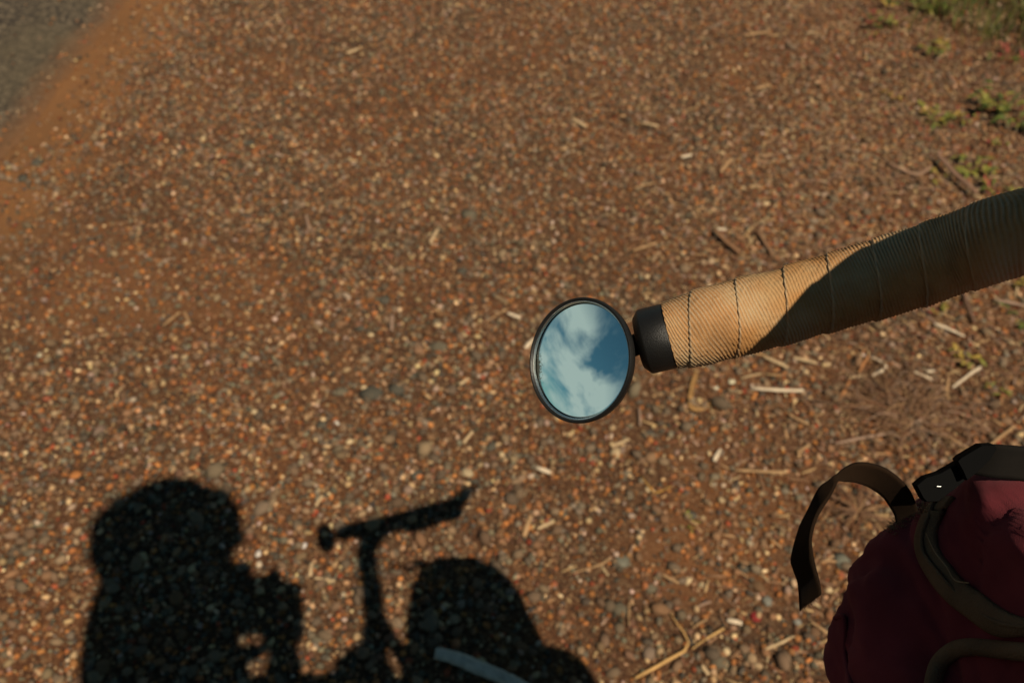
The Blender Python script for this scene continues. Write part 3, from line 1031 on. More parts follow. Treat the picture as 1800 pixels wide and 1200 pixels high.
GR1, GR2, YG, YL, RD = (0.060, 0.085, 0.012), (0.095, 0.120, 0.018), (0.17, 0.155, 0.022), (0.30, 0.20, 0.035), (0.22, 0.035, 0.025)
for a in [
    (1743, 199, 0.060, 40, (GR1, GR2, YG), 'green bushy weed at the right edge above the bar, darkest of the nearby ones', 0.6),
    (1782, 226, 0.050, 30, (GR2, YG, GR1), 'yellow green weed touching the right edge above the bar', 0.5),
    (1643, 216, 0.045, 24, (YG, YL, GR2), 'yellowish sparse weed left of the bushy green one', 0.4),
    (1690, 216, 0.034, 18, (YG, GR2, RD), 'small yellow green weed between the sparse and the bushy one', 0.4),
    (1638, 98, 0.050, 22, (YL, YG, GR2), 'yellow weed just below the grass patch', 0.5),
    (1704, 306, 0.048, 26, (GR2, YG, YG), 'feathery green weed behind the dark broken twig', 0.4),
    (1648, 314, 0.026, 14, (YL, YG), 'small yellow weed left of the dark broken twig', 0.4),
    (1746, 338, 0.040, 22, (GR2, YG, RD), 'low green weed just above the shaded bar tape', 0.3),
    (1691, 637, 0.034, 16, (YG, YL, YL), 'small yellow weed with a white kinked stem below it', 0.4),
    (1641, 546, 0.030, 16, (YL, YG, RD), 'yellow olive weed just under the shaded bar tape', 0.4),
    (1794, 562, 0.030, 16, (GR1, GR2), 'dark green weed at the right edge below the bar', 0.4),
    (1755, 692, 0.024, 12, (YG, ORG, GR1), 'tiny green and orange weed between the kinked stem and the bag', 0.4),
    (1788, 500, 0.030, 14, (YG, YL), 'small yellow weed under the bar at the right edge', 0.4),
    (1214, 921, 0.016, 9, (YL, YG), 'tiny yellow weed sprout below the mirror in open gravel', 0.5),
    (1545, 48, 0.050, 22, (GR2, YG, RD), 'dull green weed left of the grass patch near the top edge', 0.5),
    (1560, 10, 0.055, 24, (YG, YL, GR2), 'yellow green weed at the top edge left of the grass', 0.5),
    (1632, 22, 0.060, 30, (YG, GR2, GR2), 'yellow green weed at the top edge against the grass', 0.5),
    (1530, 66, 0.030, 12, (RD, RD, YG), 'reddish weed left of the grass patch', 0.4),
    (1770, 110, 0.045, 18, (RD, GR2, RD), 'reddish weed below the grass patch at the right edge', 0.4),
    (1752, 262, 0.030, 14, (RD, YG), 'reddish low weed between the bushy one and the broken twig', 0.3),
    (1566, 176, 0.030, 12, (YL, RD, YG), 'thin yellowish weed on red soil left of the sparse one', 0.4),
]:
    weed(*a)

# grass patch on the verge
gb = []
ng = 15000
gx_ = RNG.uniform(1.12, 2.5, ng * 3)
gy_ = RNG.uniform(2.05, 3.6, ng * 3)
P2 = np.stack([gx_, gy_], 1)
k = (RNG.random(ng * 3) < np.clip(0.25 + 1.7 * ((gx_ - 1.18) * 0.9 + (gy_ - 2.62) * 0.8) + 0.5 * fbm(P2, 4, 2, 71), 0, 1) * 0.9)
gx_, gy_ = gx_[k][:ng], gy_[k][:ng]
ng = len(gx_)
ga, gl = RNG.uniform(0, 6.283, ng), RNG.uniform(0.03, 0.10, ng)
glean = RNG.uniform(0.15, 0.9, ng)
gw = RNG.uniform(0.0018, 0.0042, ng)
gcol = np.array([GR1, GR2, YG, (0.20, 0.12, 0.05), (0.045, 0.07, 0.012)])[RNG.choice(5, ng, p=[.3, .32, .16, .1, .12])] * RNG.uniform(0.7, 1.25, (ng, 1))
gz = ground_z(gx_, gy_)
V = np.zeros((ng, 7, 3))
for i, t in enumerate((0, 0.4, 0.75)):
    cx_ = gx_ + np.cos(ga) * gl * glean * t * t
    cy_ = gy_ + np.sin(ga) * gl * glean * t * t
    cz_ = gz + gl * t * (1 - 0.25 * glean * t)
    for s_ in (0, 1):
        V[:, 2 * i + s_, 0] = cx_ + (s_ - .5) * gw * -np.sin(ga) * (1 - 0.5 * t)
        V[:, 2 * i + s_, 1] = cy_ + (s_ - .5) * gw * np.cos(ga) * (1 - 0.5 * t)
        V[:, 2 * i + s_, 2] = cz_
V[:, 6] = np.stack([gx_ + np.cos(ga) * gl * glean, gy_ + np.sin(ga) * gl * glean, gz + gl * (1 - 0.25 * glean)], 1)
tri = np.array([[0, 1, 3], [0, 3, 2], [2, 3, 5], [2, 5, 4], [4, 5, 6]])
F = (tri[None] + (np.arange(ng) * 7)[:, None, None]).reshape(-1, 3)
grass = mesh_obj('grass', V.reshape(-1, 3), F, leaf_mat, tone=np.repeat(gcol[:, None], 7, 1).reshape(-1, 3))
tag(grass, 'soft green grass growing on the verge beyond the gravel', None, None, 'stuff')

# ------------------------------------------------------------------ bicycle
black_plastic = mat('black_plastic', (0.008, 0.008, 0.008), 0.42, (0.012, 0.011, 0.010), 90, 0.08, 900, spec=0.25)
black_satin = mat('black_anodised', (0.006, 0.006, 0.006), 0.42, (0.010, 0.009, 0.008), 60, 0.2, 2600, spec=0.35)
chrome = mat('chrome', (0.75, 0.74, 0.72), 0.12, metallic=1.0)
steel = mat('brushed_steel', (0.5, 0.5, 0.5), 0.3, metallic=1.0)
frame_paint = mat('frame_paint', (0.02, 0.045, 0.04), 0.3, (0.025, 0.05, 0.045), 20)
rubber = mat('tyre_rubber', (0.02, 0.02, 0.02), 0.8, (0.035, 0.03, 0.026), 30)
leather = mat('saddle_leather', (0.10, 0.045, 0.02), 0.5, (0.14, 0.065, 0.03), 25, 0.2, 300)


def tape_material():
    m = bpy.data.materials.new('cotton_bar_tape')
    m.use_nodes = True
    n, l = m.node_tree.nodes, m.node_tree.links
    b = n['Principled BSDF']
    b.inputs['Roughness'].default_value = 0.78
    b.inputs['Specular IOR Level'].default_value = 0.25
    b.inputs['Sheen Weight'].default_value = 0.0
    tc = n.new('ShaderNodeTexCoord')
    t = n.new('ShaderNodeTexNoise')
    t.inputs['Scale'].default_value = 34
    t.inputs['Detail'].default_value = 8
    t.inputs['Roughness'].default_value = 0.62
    l.new(tc.outputs['Object'], t.inputs['Vector'])
    r = n.new('ShaderNodeValToRGB')
    e = r.color_ramp.elements
    e[0].position, e[0].color = 0.30, (0.22, 0.105, 0.034, 1)
    e[1].position, e[1].color = 0.74, (0.43, 0.29, 0.145, 1)
    q = e.new(0.52)
    q.color = (0.39, 0.190, 0.064, 1)
    l.new(t.outputs['Fac'], r.inputs[0])
    # pale fibres where the ridges have worn
    a = n.new('ShaderNodeAttribute')
    a.attribute_name = 'tone'
    t2 = n.new('ShaderNodeTexNoise')
    t2.inputs['Scale'].default_value = 2600
    t2.inputs['Detail'].default_value = 3
    l.new(tc.outputs['Object'], t2.inputs['Vector'])
    mu = n.new('ShaderNodeMath')
    mu.operation = 'MULTIPLY'
    l.new(a.outputs['Fac'], mu.inputs[0])
    l.new(t2.outputs['Fac'], mu.inputs[1])
    mx = n.new('ShaderNodeMixRGB')
    l.new(mu.outputs[0], mx.inputs[0])
    l.new(r.outputs[0], mx.inputs[1])
    mx.inputs[2].default_value = (0.52, 0.45, 0.32, 1)
    l.new(mx.outputs[0], b.inputs['Base Color'])
    bp = n.new('ShaderNodeBump')
    bp.inputs['Strength'].default_value = 0.55
    bp.inputs['Distance'].default_value = 0.0006
    l.new(t2.outputs['Fac'], bp.inputs['Height'])
    l.new(bp.outputs[0], b.inputs['Normal'])
    return m


tape_mat = tape_material()
bike = thing('bicycle', 'bicycle whose tan taped handlebar end carries a small round mirror', 'bicycle', (0.0, 0.0, 0.0))

# left half of the drop bar, from its end to the stem
END = at(1183, 588.5, 0.3118)
BAR_L = [at(1141, 598.5, 0.3138), END, at(1240, 573, 0.3090), at(1350, 545, 0.3055), at(1525, 496, 0.2975), at(1660, 453, 0.2875), at(1797, 407, 0.2755),
         (0.205, 0.2265, 0.982), (0.243, 0.2235, 0.999), (0.260, 0.2120, 1.018), (0.247, 0.1990, 1.037), (0.213, 0.1860, 1.046), (0.178, 0.1755, 1.047),
         (0.1540, 0.1620, 1.046), (0.1408, 0.1390, 1.044), (0.1390, 0.1150, 1.042), (0.1455, 0.0880, 1.040), (0.1590, 0.0300, 1.038), (0.166, -0.020, 1.037)]
BP, BS = spline(BAR_L, 1400)
BT, BN, BB = frames(BP)
# keep the frame's first axis toward the sky so that wraps look alike
bar = mesh_obj('handlebar', *tube_data(BAR_L, 0.0104, 90, 14), black_satin, bike, smooth=True)
CENTRE = np.array([0.166, -0.020, 1.037])
LAT = np.array([-0.137, 0.9906, 0.0])


def mirrored(P):
    """The other half of the bar: reflected in the plane through the stem."""
    P = np.asarray(P, float)
    d = (P - CENTRE) @ LAT
    return P - 2 * d[..., None] * LAT if P.ndim > 1 else P - 2 * d * LAT


S0 = np.interp(0, [0, 1], [0, 0]) + BS[np.argmin(np.linalg.norm(BP - END, axis=1))] - 0.0012


def bar_at(s):
    return [np.stack([np.interp(s, BS, A[:, k]) for k in range(3)], -1) for A in (BP, BN, BB)]


def wrap_mesh(s0, pitch, ns, nphi, fine, width=1.22):
    """One turn of helically wound cotton tape with its woven ridges, lapping over the turn before."""
    ph = np.linspace(0, 2 * np.pi, nphi)
    t = np.linspace(0, 1, ns)
    T_, PH = np.meshgrid(t, ph, indexing='ij')
    s = s0 + pitch * (1 - PH / (2 * np.pi)) + T_ * pitch * width
    s = s + 0.0010 * value_noise(np.stack([(s0 + pitch * (1 - PH / (2 * np.pi))).ravel() * 90, (s * 0 + 3).ravel()], 1), 1.0, 17).reshape(s.shape) * (1 - T_)
    s = np.maximum(s, S0)
    P, N, B = bar_at(s)
    ss = s - S0
    r = 0.0117 + 0.0017 * np.clip(ss / 0.012, 0, 1) ** 0.7 + 0.0016 * np.clip((ss - 0.10) / 0.12, 0, 1)
    r = r + 0.00085 * (1 - T_)                                   # the free edge lies on top of the turn before
    lip = np.clip(T_ * pitch * width / 0.0007, 0, 1)
    r = r - 0.0012 * (1 - np.sqrt(np.maximum(0, 1 - (1 - lip) ** 2)))
    u = ss
    Rm = 0.0133
    Lt = ((s0 - S0) / pitch + 1 - PH / (2 * np.pi)) * 2 * np.pi * Rm       # length along the wound strip
    tl = np.linspace(-0.3, 6.0, 2000)
    slope = np.interp(tl, [0.0, 0.10, 0.25, 0.55], [0.55, 0.42, 0.26, 0.10])
    lean = np.interp(Lt, tl, np.cumsum(slope) * (tl[1] - tl[0]))
    Q3 = np.stack([u, Rm * np.cos(PH), Rm * np.sin(PH)], -1).reshape(-1, 3)

    def nz(f, sd):
        return value_noise(Q3, f, sd).reshape(u.shape)
    k = 1.0 / 0.00122
    w = T_ * pitch * width + lean + 0.00035 * nz(160, 8)
    ridge = 0.5 + 0.5 * np.cos(2 * np.pi * k * w)
    bead = 0.5 + 0.5 * np.cos(2 * np.pi * Lt / 0.00085 + 2.0 * np.floor(k * w))
    pat = ridge ** 0.8 * (0.66 + 0.34 * bead)
    worn = 0.62 + 0.38 * nz(170, 12)
    if fine:
        r = r + 0.00072 * pat * worn + 0.00014 * nz(900, 13)
    r = r + 0.00030 * nz(95, 14)
    tone = np.clip(pat * 1.5 - 0.4, 0, 1) * np.clip(0.40 + 1.1 * nz(70, 15) + 0.7 * np.clip(1 - ss / 0.02, 0, 1), 0, 1)
    tone = np.clip(tone + 0.8 * (T_ < 0.05) * worn, 0, 1)
    V = P + r[..., None] * (np.cos(PH)[..., None] * N + np.sin(PH)[..., None] * B)
    i, j = np.meshgrid(np.arange(ns - 1), np.arange(nphi - 1), indexing='ij')
    a = (i * nphi + j).ravel()
    F = np.stack([a, a + 1, a + nphi + 1, a + nphi], 1)
    return V.reshape(-1, 3), F, np.repeat(tone.ravel()[:, None], 3, 1)


PITCH = 0.0166
n_wrap = 0
s_ = S0 - PITCH * 1.40
while s_ < BS[-1] - 0.05:
    fine = s_ - S0 < 0.16
    v, f, tn = wrap_mesh(s_, PITCH, 58 if fine else 9, 260 if fine else 28, fine)
    mesh_obj('tape_wrap', v, f, tape_mat, bar, smooth=True, tone=tn)
    if not fine:
        mesh_obj('tape_wrap', mirrored(v), f[:, ::-1], tape_mat, bar, smooth=True, tone=tn)
    s_ += PITCH
    n_wrap += 1
barR = mesh_obj('handlebar', mirrored(tube_data(BAR_L, 0.0104, 90, 14)[0]), [g[::-1] for g in tube_data(BAR_L, 0.0104, 90, 14)[1]], black_satin, bike, smooth=True)
vv = []
for k in range(10):
    vv.append(wrap_mesh(S0 - PITCH * 1.40 + PITCH * k, PITCH, 9, 28, False))
for v, f, tn in vv:
    mesh_obj('tape_wrap', mirrored(v), f[:, ::-1], tape_mat, barR, smooth=True, tone=tn)

# bar end plug: a black cap with a chamfered outer edge
_, capT, _, = None, None, None
cap_in = np.array(BP[np.argmin(np.abs(BS - S0))])
cap_ax = -(END - np.array(BAR_L[0]))
cap_ax = cap_ax / np.linalg.norm(cap_ax)
cap_len = 0.0122
plug = lathe('bar_end_plug', [(0.0, -0.004), (0.0100, -0.004), (0.0112, -0.0002), (0.0124, 0.0002), (0.01255, 0.0008), (0.01255, cap_len - 0.0030), (0.0123, cap_len - 0.0024), (0.0098, cap_len - 0.0002), (0.0093, cap_len), (0.0, cap_len)], cap_in, cap_ax, black_satin, bike, 72)
plugR = mesh_obj('bar_end_plug', mirrored(lathe_data([(0.0, -0.004), (0.0112, 0), (0.0126, 0.0008), (0.0126, 0.009), (0.0095, 0.0118), (0.0, 0.0118)], cap_in, cap_ax, 32)[0]), [g[::-1] for g in lathe_data([(0.0, -0.004), (0.0112, 0), (0.0126, 0.0008), (0.0126, 0.009), (0.0095, 0.0118), (0.0, 0.0118)], cap_in, cap_ax, 32)[1]], black_satin, bike)

# mirror on a short stalk
MC = at(1021.5, 633, 0.3135)
view = MC - CAM
view = view / np.linalg.norm(view)
tilt = math.acos(0.800)
side = -math.cos(math.radians(7)) * RT + math.sin(math.radians(7)) * UP
side = side - view * side.dot(view)
side = side / np.linalg.norm(side)
MN = math.cos(tilt) * -view + math.sin(tilt) * side
mir = mesh_obj('mirror', *lathe_data([(0.0, -0.0092), (0.006, -0.0090), (0.0165, -0.0066), (0.0222, -0.0030), (0.0235, -0.0012), (0.0239, 0.0006), (0.0239, 0.0018), (0.0236, 0.0024), (0.0231, 0.0024), (0.02255, 0.0018), (0.0224, -0.0004), (0.0, -0.0004)], MC, MN, 96), black_plastic, bike, smooth=True)
md = mir.modifiers.new('edges', 'EDGE_SPLIT')
md.split_angle = math.radians(38)


def mirror_glass():
    m = bpy.data.materials.new('mirror_glass')
    m.use_nodes = True
    n, l = m.node_tree.nodes, m.node_tree.links
    b = n['Principled BSDF']
    b.inputs['Metallic'].default_value = 1.0
    b.inputs['Roughness'].default_value = 0.0
    b.inputs['Base Color'].default_value = (0.84, 1.0, 0.95, 1)
    # silver flaking at one side of the rim, as dark specks
    a = n.new('ShaderNodeAttribute')
    a.attribute_name = 'tone'
    tc = n.new('ShaderNodeTexCoord')
    t = n.new('ShaderNodeTexNoise')
    t.inputs['Scale'].default_value = 2300
    t.inputs['Detail'].default_value = 2
    l.new(tc.outputs['Object'], t.inputs['Vector'])
    ad = n.new('ShaderNodeMath')
    ad.operation = 'ADD'
    l.new(t.outputs['Fac'], ad.inputs[0])
    l.new(a.outputs['Fac'], ad.inputs[1])
    mr = n.new('ShaderNodeMapRange')
    mr.inputs['From Min'].default_value = 0.86
    mr.inputs['From Max'].default_value = 1.02
    l.new(ad.outputs[0], mr.inputs['Value'])
    d = n.new('ShaderNodeBsdfDiffuse')
    d.inputs['Color'].default_value = (0.07, 0.075, 0.065, 1)
    ms = n.new('ShaderNodeMixShader')
    l.new(mr.outputs[0], ms.inputs[0])
    l.new(b.outputs[0], ms.inputs[1])
    l.new(d.outputs[0], ms.inputs[2])
    l.new(ms.outputs[0], n['Material Output'].inputs['Surface'])
    return m


bezel_m = mat('bezel_metal', (0.78, 0.76, 0.72), 0.24, metallic=1.0)
RC = 0.32                                                       # the glass is slightly convex
prof = [(0.0223 * k / 24, 0.0009 - (0.0223 * k / 24) ** 2 / (2 * RC)) for k in range(25)]
gvv, gff = lathe_data(prof, MC, MN, 96)
e1 = side - MN * side.dot(MN)
e1 /= np.linalg.norm(e1)
e2 = np.cross(MN, e1)
loc = gvv - MC
rr = np.hypot(loc @ e1, loc @ e2) / 0.0223
aa = np.degrees(np.arctan2(loc @ e2, loc @ e1))
flake = 1.5 * np.clip((rr - 0.74) / 0.24, 0, 1) * np.clip(1 - np.abs(aa + 12 if (e2 @ UP) > 0 else aa - 12) / 34, 0, 1)
glass = mesh_obj('glass', gvv, gff, mirror_glass(), mir, smooth=True, tone=np.repeat((0.55 * flake)[:, None], 3, 1))
lathe('bezel_ring', [(0.02255, 0.0004), (0.02255, 0.0016), (0.0224, 0.0016), (0.0220, 0.0009), (0.0220, 0.0004)], MC, MN, bezel_m, mir, 96, close=True)
back = MC - MN * 0.0085
capf = cap_in + cap_ax * (cap_len - 0.001)
stalk_end = capf + (back - capf) * 0.94
tube('stalk', [capf, stalk_end], 0.0042, black_plastic, mir, 4, 20)
mesh_obj('ball_joint', *ellipsoid_data(back - MN * 0.001, (0.0052,) * 3, None, 24, 16), black_plastic, mir, smooth=True)

# brake levers: hood, blade
for left in (True, False):
    fx = (lambda P: np.asarray(P, float)) if left else mirrored
    lv = mesh_obj('brake_lever', fx(tube_data([(0.190, 0.178, 1.043), (0.222, 0.190, 1.041), (0.257, 0.209, 1.034), (0.280, 0.227, 1.039), (0.292, 0.233, 1.052)], [0.0185, 0.0205, 0.019, 0.0135, 0.009], 24, 16)[0]), tube_data([(0.190, 0.178, 1.043), (0.222, 0.190, 1.041), (0.257, 0.209, 1.034), (0.280, 0.227, 1.039), (0.292, 0.233, 1.052)], [0.0185, 0.0205, 0.019, 0.0135, 0.009], 24, 16)[1], rubber, bike, smooth=True)
    bl = tube_data([(0.280, 0.229, 1.040), (0.296, 0.236, 1.046), (0.306, 0.240, 1.058)], [0.0065, 0.0055, 0.0075], 12, 10, True, 0.7)
    mesh_obj('lever_blade', fx(bl[0]), bl[1], steel, lv, smooth=True)

# stem, frame, wheels
st = tube('stem', [CENTRE, (0.128, -0.020, 1.004), (0.100, -0.014, 0.968), (0.101, -0.010, 0.955), (0.108, -0.006, 0.94)], [0.014, 0.0125, 0.0125, 0.0115, 0.0115], steel, bike, 24, 14)
mesh_obj('bar_clamp', *tube_data([CENTRE - LAT * 0.022, CENTRE + LAT * 0.022], 0.0185, 3, 20), steel, st, smooth=True)
HT, HB = np.array([0.108, -0.006, 0.945]), np.array([0.150, -0.004, 0.800])
BBK, SEAT, RAX = np.array([-0.37, -0.004, 0.275]), np.array([-0.545, -0.004, 0.835]), np.array([-0.80, -0.004, 0.345])
FAX = np.array([0.335, 0.004, 0.345])
fr = mesh_obj('frame', *join_data([tube_data([HT, HB], 0.018, 4, 14), tube_data([HT + [0.006, 0, -0.03], SEAT], 0.0143, 4, 14), tube_data([HB + [-0.006, 0, 0.03], BBK], 0.0158, 4, 14), tube_data([BBK, SEAT], 0.0143, 4, 14)] + [tube_data([BBK + [0, y * 0.4, 0], RAX + [0, y, 0]], 0.008, 4, 10) for y in (-0.06, 0.06)] + [tube_data([SEAT + [0, y * 0.25, -0.02], RAX + [0, y, 0]], 0.007, 4, 10) for y in (-0.06, 0.06)]), frame_paint, bike, smooth=True)
mesh_obj('fork', *join_data([tube_data([HB, HB + [0.02, y * 0.8, -0.05], HB + [0.09, y, -0.27], FAX + [0, y, 0]], [0.014, 0.012, 0.010, 0.007], 16, 10) for y in (-0.05, 0.05)]), frame_paint, bike, smooth=True)


def wheel(name, c):
    ty = mesh_obj(name, *lathe_data([(0.325 + 0.019 * math.cos(a), 0.019 * math.sin(a)) for a in np.linspace(0, 2 * math.pi, 14, endpoint=False)], c, (0, 1, 0), 72, True), rubber, bike, smooth=True)
    mesh_obj('rim', *lathe_data([(0.312, -0.010), (0.312, 0.010), (0.298, 0.006), (0.298, -0.006)], c, (0, 1, 0), 72, True), steel, ty)
    mesh_obj('hub', *lathe_data([(0.0, -0.055), (0.008, -0.055), (0.008, -0.034), (0.024, -0.032), (0.024, -0.028), (0.013, -0.022), (0.013, 0.022), (0.024, 0.028), (0.024, 0.032), (0.008, 0.034), (0.008, 0.055), (0.0, 0.055)], c, (0, 1, 0), 24), steel, ty)
    sp0 = None
    for k in range(32):
        a = 2 * math.pi * k / 32
        y = 0.03 if k % 2 else -0.03
        a2 = a + (0.55 if (k // 2) % 2 else -0.55)
        p = c + np.array([math.cos(a2) * 0.022, y, math.sin(a2) * 0.022])
        q = c + np.array([math.cos(a) * 0.300, 0, math.sin(a) * 0.300])
        mesh_obj('spoke', *tube_data([p, q], 0.001, 2, 5, False), steel, ty)


wheel('front_wheel', FAX)
wheel('rear_wheel', RAX)
tube('seat_post', [SEAT + [0.004, 0, -0.01], SEAT + [-0.03, 0, 0.085]], 0.0135, steel, bike, 4, 14)
sv2, sf2 = ellipsoid_data(SEAT + np.array([-0.02, 0, 0.115]), (0.135, 0.07, 0.034), None, 28, 14)
t_ = np.clip((sv2[:, 0] - (SEAT[0] - 0.02)) / 0.135, -1, 1)
sv2[:, 1] = SEAT[1] + (sv2[:, 1] - SEAT[1]) * np.where(t_ > -0.1, 1 - 0.72 * np.clip(t_ + 0.1, 0, 1), 1)
mesh_obj('saddle', sv2, sf2, leather, bike, smooth=True)
cr = mesh_obj('crankset', *lathe_data([(0.0, -0.052), (0.09, -0.052), (0.092, -0.049), (0.09, -0.046), (0.0, -0.046)], BBK, (0, 1, 0), 48), steel, bike)
for s2, y in ((1, -0.07), (-1, 0.07)):
    e_ = BBK + np.array([-0.165 * s2, y, -0.03 * s2])
    mesh_obj('crank_arm', *tube_data([BBK + [0, y * 0.9, 0], e_], [0.012, 0.009], 4, 10), steel, cr, smooth=True)
    bevel(mesh_obj('pedal', *box_data(e_ + np.array([0, y * 0.75, 0]), (0.045, 0.038, 0.010)), black_plastic, cr), 0.004)
tube('kickstand', [BBK + [-0.05, 0.02, -0.01], BBK + [-0.10, 0.16, -0.272]], [0.009, 0.007], steel, bike, 4, 10)

# ------------------------------------------------------------------ bag hanging behind the bar
def canvas_mat():
    m = mat('maroon_canvas', (0.110, 0.015, 0.021), 0.92, (0.165, 0.026, 0.033), 38, 0.0, spec=0.15, sheen=0.04)
    n, l = m.node_tree.nodes, m.node_tree.links
    b = n['Principled BSDF']
    tc = n.new('ShaderNodeTexCoord')
    w = n.new('ShaderNodeTexNoise')
    w.inputs['Scale'].default_value = 2600
    w.inputs['Detail'].default_value = 2
    l.new(tc.outputs['Object'], w.inputs['Vector'])
    bp = n.new('ShaderNodeBump')
    bp.inputs['Strength'].default_value = 0.35
    bp.inputs['Distance'].default_value = 0.0005
    l.new(w.outputs['Fac'], bp.inputs['Height'])
    l.new(bp.outputs[0], b.inputs['Normal'])
    return m


canvas = canvas_mat()
webbing = mat('brown_webbing', (0.040, 0.021, 0.010), 0.8, (0.030, 0.016, 0.008), 60, spec=0.12)
nt = webbing.node_tree
tcw = nt.nodes.new('ShaderNodeUVMap')
wv = nt.nodes.new('ShaderNodeTexWave')
wv.inputs['Scale'].default_value = 1.0
mp = nt.nodes.new('ShaderNodeMapping')
mp.inputs['Scale'].default_value = (160, 20, 1)
nt.links.new(tcw.outputs[0], mp.inputs[0])
nt.links.new(mp.outputs[0], wv.inputs[0])
bpw = nt.nodes.new('ShaderNodeBump')
bpw.inputs['Strength'].default_value = 0.8
bpw.inputs['Distance'].default_value = 0.0008
nt.links.new(wv.outputs['Fac'], bpw.inputs['Height'])
nt.links.new(bpw.outputs[0], nt.nodes['Principled BSDF'].inputs['Normal'])
binding = mat('tan_binding', (0.16, 0.105, 0.062), 0.9, (0.11, 0.07, 0.042), 50, 0.5, 1400, spec=0.1)
fuzz = mat('frayed_canvas', (0.30, 0.21, 0.12), 0.95, (0.24, 0.16, 0.09), 80, spec=0.1)

BAGC = np.array([0.230, 0.018, 0.832])
bag = thing('handlebar_bag', 'dark maroon canvas bag with tan binding hanging under the handlebar', 'bag', (0.230, 0.018, 0.70))


def bag_shape():
    """A soft canvas bag lofted from rounded sections: upright rear face, slumped lower body, folds."""
    zs = np.concatenate([np.linspace(0.695, 0.950, 140), [0.9520, 0.9535, 0.9545]])
    kz = [0.695, 0.72, 0.745, 0.765, 0.779, 0.794, 0.817, 0.830, 0.844, 0.850, 0.872, 0.890, 0.920, 0.950, 0.955]
    kx = [.180, .168, .160, .156, .147, .1416, .1428, .1457, .1535, .1590, .165, .169, .1727, .1750, .1755]      # the rear left edge
    ky = [.118, .140, .150, .157, .165, .172, .181, .183, .187, .191, .188, .1857, .1847, .1844, .184]
    kr = [.030, .030, .030, .030, .030, .030, .032, .034, .036, .036, .036, .036, .036, .036, .036]
    ins = np.concatenate([np.zeros(128), 0.015 * (1 - np.sqrt(1 - np.linspace(0.08, 0.97, 12) ** 2)), [0.020, 0.032, 0.055]])
    rings = []
    for z, q in zip(zs, ins):
        xc, yc = np.interp(z, kz, kx), np.interp(z, kz, ky)
        rc = np.interp(z, kz, kr)
        xr, yl = xc - 0.234 * rc + q, yc + 0.36 * rc - q
        xf = np.interp(z, [0.69, 0.74, 0.85, 0.90, 0.93], [0.300, 0.325, 0.318, 0.308, 0.300]) - q
        yr = -0.130 + q
        pts = []
        for (cx, cy, r, a0) in ((xf, yl, 0.078, 0), (xr, yl, rc, 90), (xr, yr, 0.022, 180), (xf, yr, 0.060, 270)):
            r = min(r, 0.45 * (xf - xr))
            sx_, sy_ = (-1 if cx == xf else 1), (-1 if cy == yl else 1)
            for a_ in np.linspace(a0, a0 + 90, 26):
                pts.append([cx + sx_ * r + r * math.cos(math.radians(a_)), cy + sy_ * r + r * math.sin(math.radians(a_))])
        p = np.array(pts + [pts[0]])
        L = np.concatenate([[0], np.cumsum(np.hypot(*np.diff(p, axis=0).T))])
        t = np.linspace(0, L[-1], 241)[:-1]
        rings.append(np.stack([np.interp(t, L, p[:, 0]), np.interp(t, L, p[:, 1]), np.full(240, z)], 1))
    V = np.array(rings)
    m, w = V.shape[:2]
    top = np.interp(V[..., 1], [-.13, -.09, 0.05, 0.09, 0.133, 0.165, 0.185], [.925, .938, .943, .940, .927, .909, .900])
    V[..., 2] = np.where(V[..., 2] > 0.85, 0.85 + (V[..., 2] - 0.85) * (top - 0.85) / 0.105, V[..., 2])
    C_ = np.array([0.235, 0.02, 0.81])
    N = V - C_
    N /= np.linalg.norm(N, axis=2)[..., None]
    Q = V.reshape(-1, 3)
    fold = 0.0030 * fbm(Q, 17, 3, 91) + 0.0013 * fbm(Q * [1, 1, 1.6], 80, 3, 93) + 0.0004 * fbm(Q, 260, 2, 94) - 0.0055 * np.exp(-np.abs(value_noise(Q * [1, 1, 0.6] + 9, 30, 95)) * 9) - 0.0045 * np.exp(-np.abs(value_noise(Q @ np.array([[1, .4, .2], [-.3, 1, .5], [.2, -.6, 1]]), 22, 99)) * 10)
    V = V + N * fold.reshape(m, w)[..., None]
    V = np.vstack([V.reshape(-1, 3), [[0.235, 0.02, 0.693]], [[0.235, 0.02, 0.9430]]])
    F = []
    for i in range(m - 1):
        for j in range(w):
            k = (j + 1) % w
            F.append([i * w + j, i * w + k, (i + 1) * w + k, (i + 1) * w + j])
    F += [[(j + 1) % w, j, m * w] for j in range(w)] + [[(m - 1) * w + j, (m - 1) * w + (j + 1) % w, m * w + 1] for j in range(w)]
    return V, F


bv, bf = bag_shape()
bag_body = mesh_obj('bag_body', bv, bf, canvas, bag, smooth=True)
bpy.context.view_layer.update()
BVH = BVHTree.FromPolygons([Vector(v) for v in bv], [list(f) for f in bf])


def on_bag(px, py, off=0.0015):
    d = Vector(ray(px, py)).normalized()
    h = BVH.ray_cast(Vector(CAM), d)
    if h[0] is None:
        h = BVH.find_nearest(Vector(CAM) + d * 0.31)
        return np.array(h[0]) + np.array(h[1]) * off, np.array(h[1])
    return np.array(h[0]) + np.array(h[1]) * off, np.array(h[1])


# front pocket, lower than the body
pv, pf = ellipsoid_data((0, 0, 0), (1, 1, 1), None, 40, 24)
pu = np.sign(pv) * np.abs(pv) ** 0.65
pu = pu / np.maximum(1e-9, (np.abs(pu) ** 3).sum(1) ** (1 / 3))[:, None] * np.array([0.044, 0.075, 0.052])
pu[:, 2] -= 0.02 * np.clip(pu[:, 0] / 0.045, -1, 1)
mesh_obj('front_pocket', pu * (1 + 0.03 * value_noise(pu, 40, 97)[:, None]) + np.array([0.346, 0.022, 0.792]), pf, canvas, bag, smooth=True)


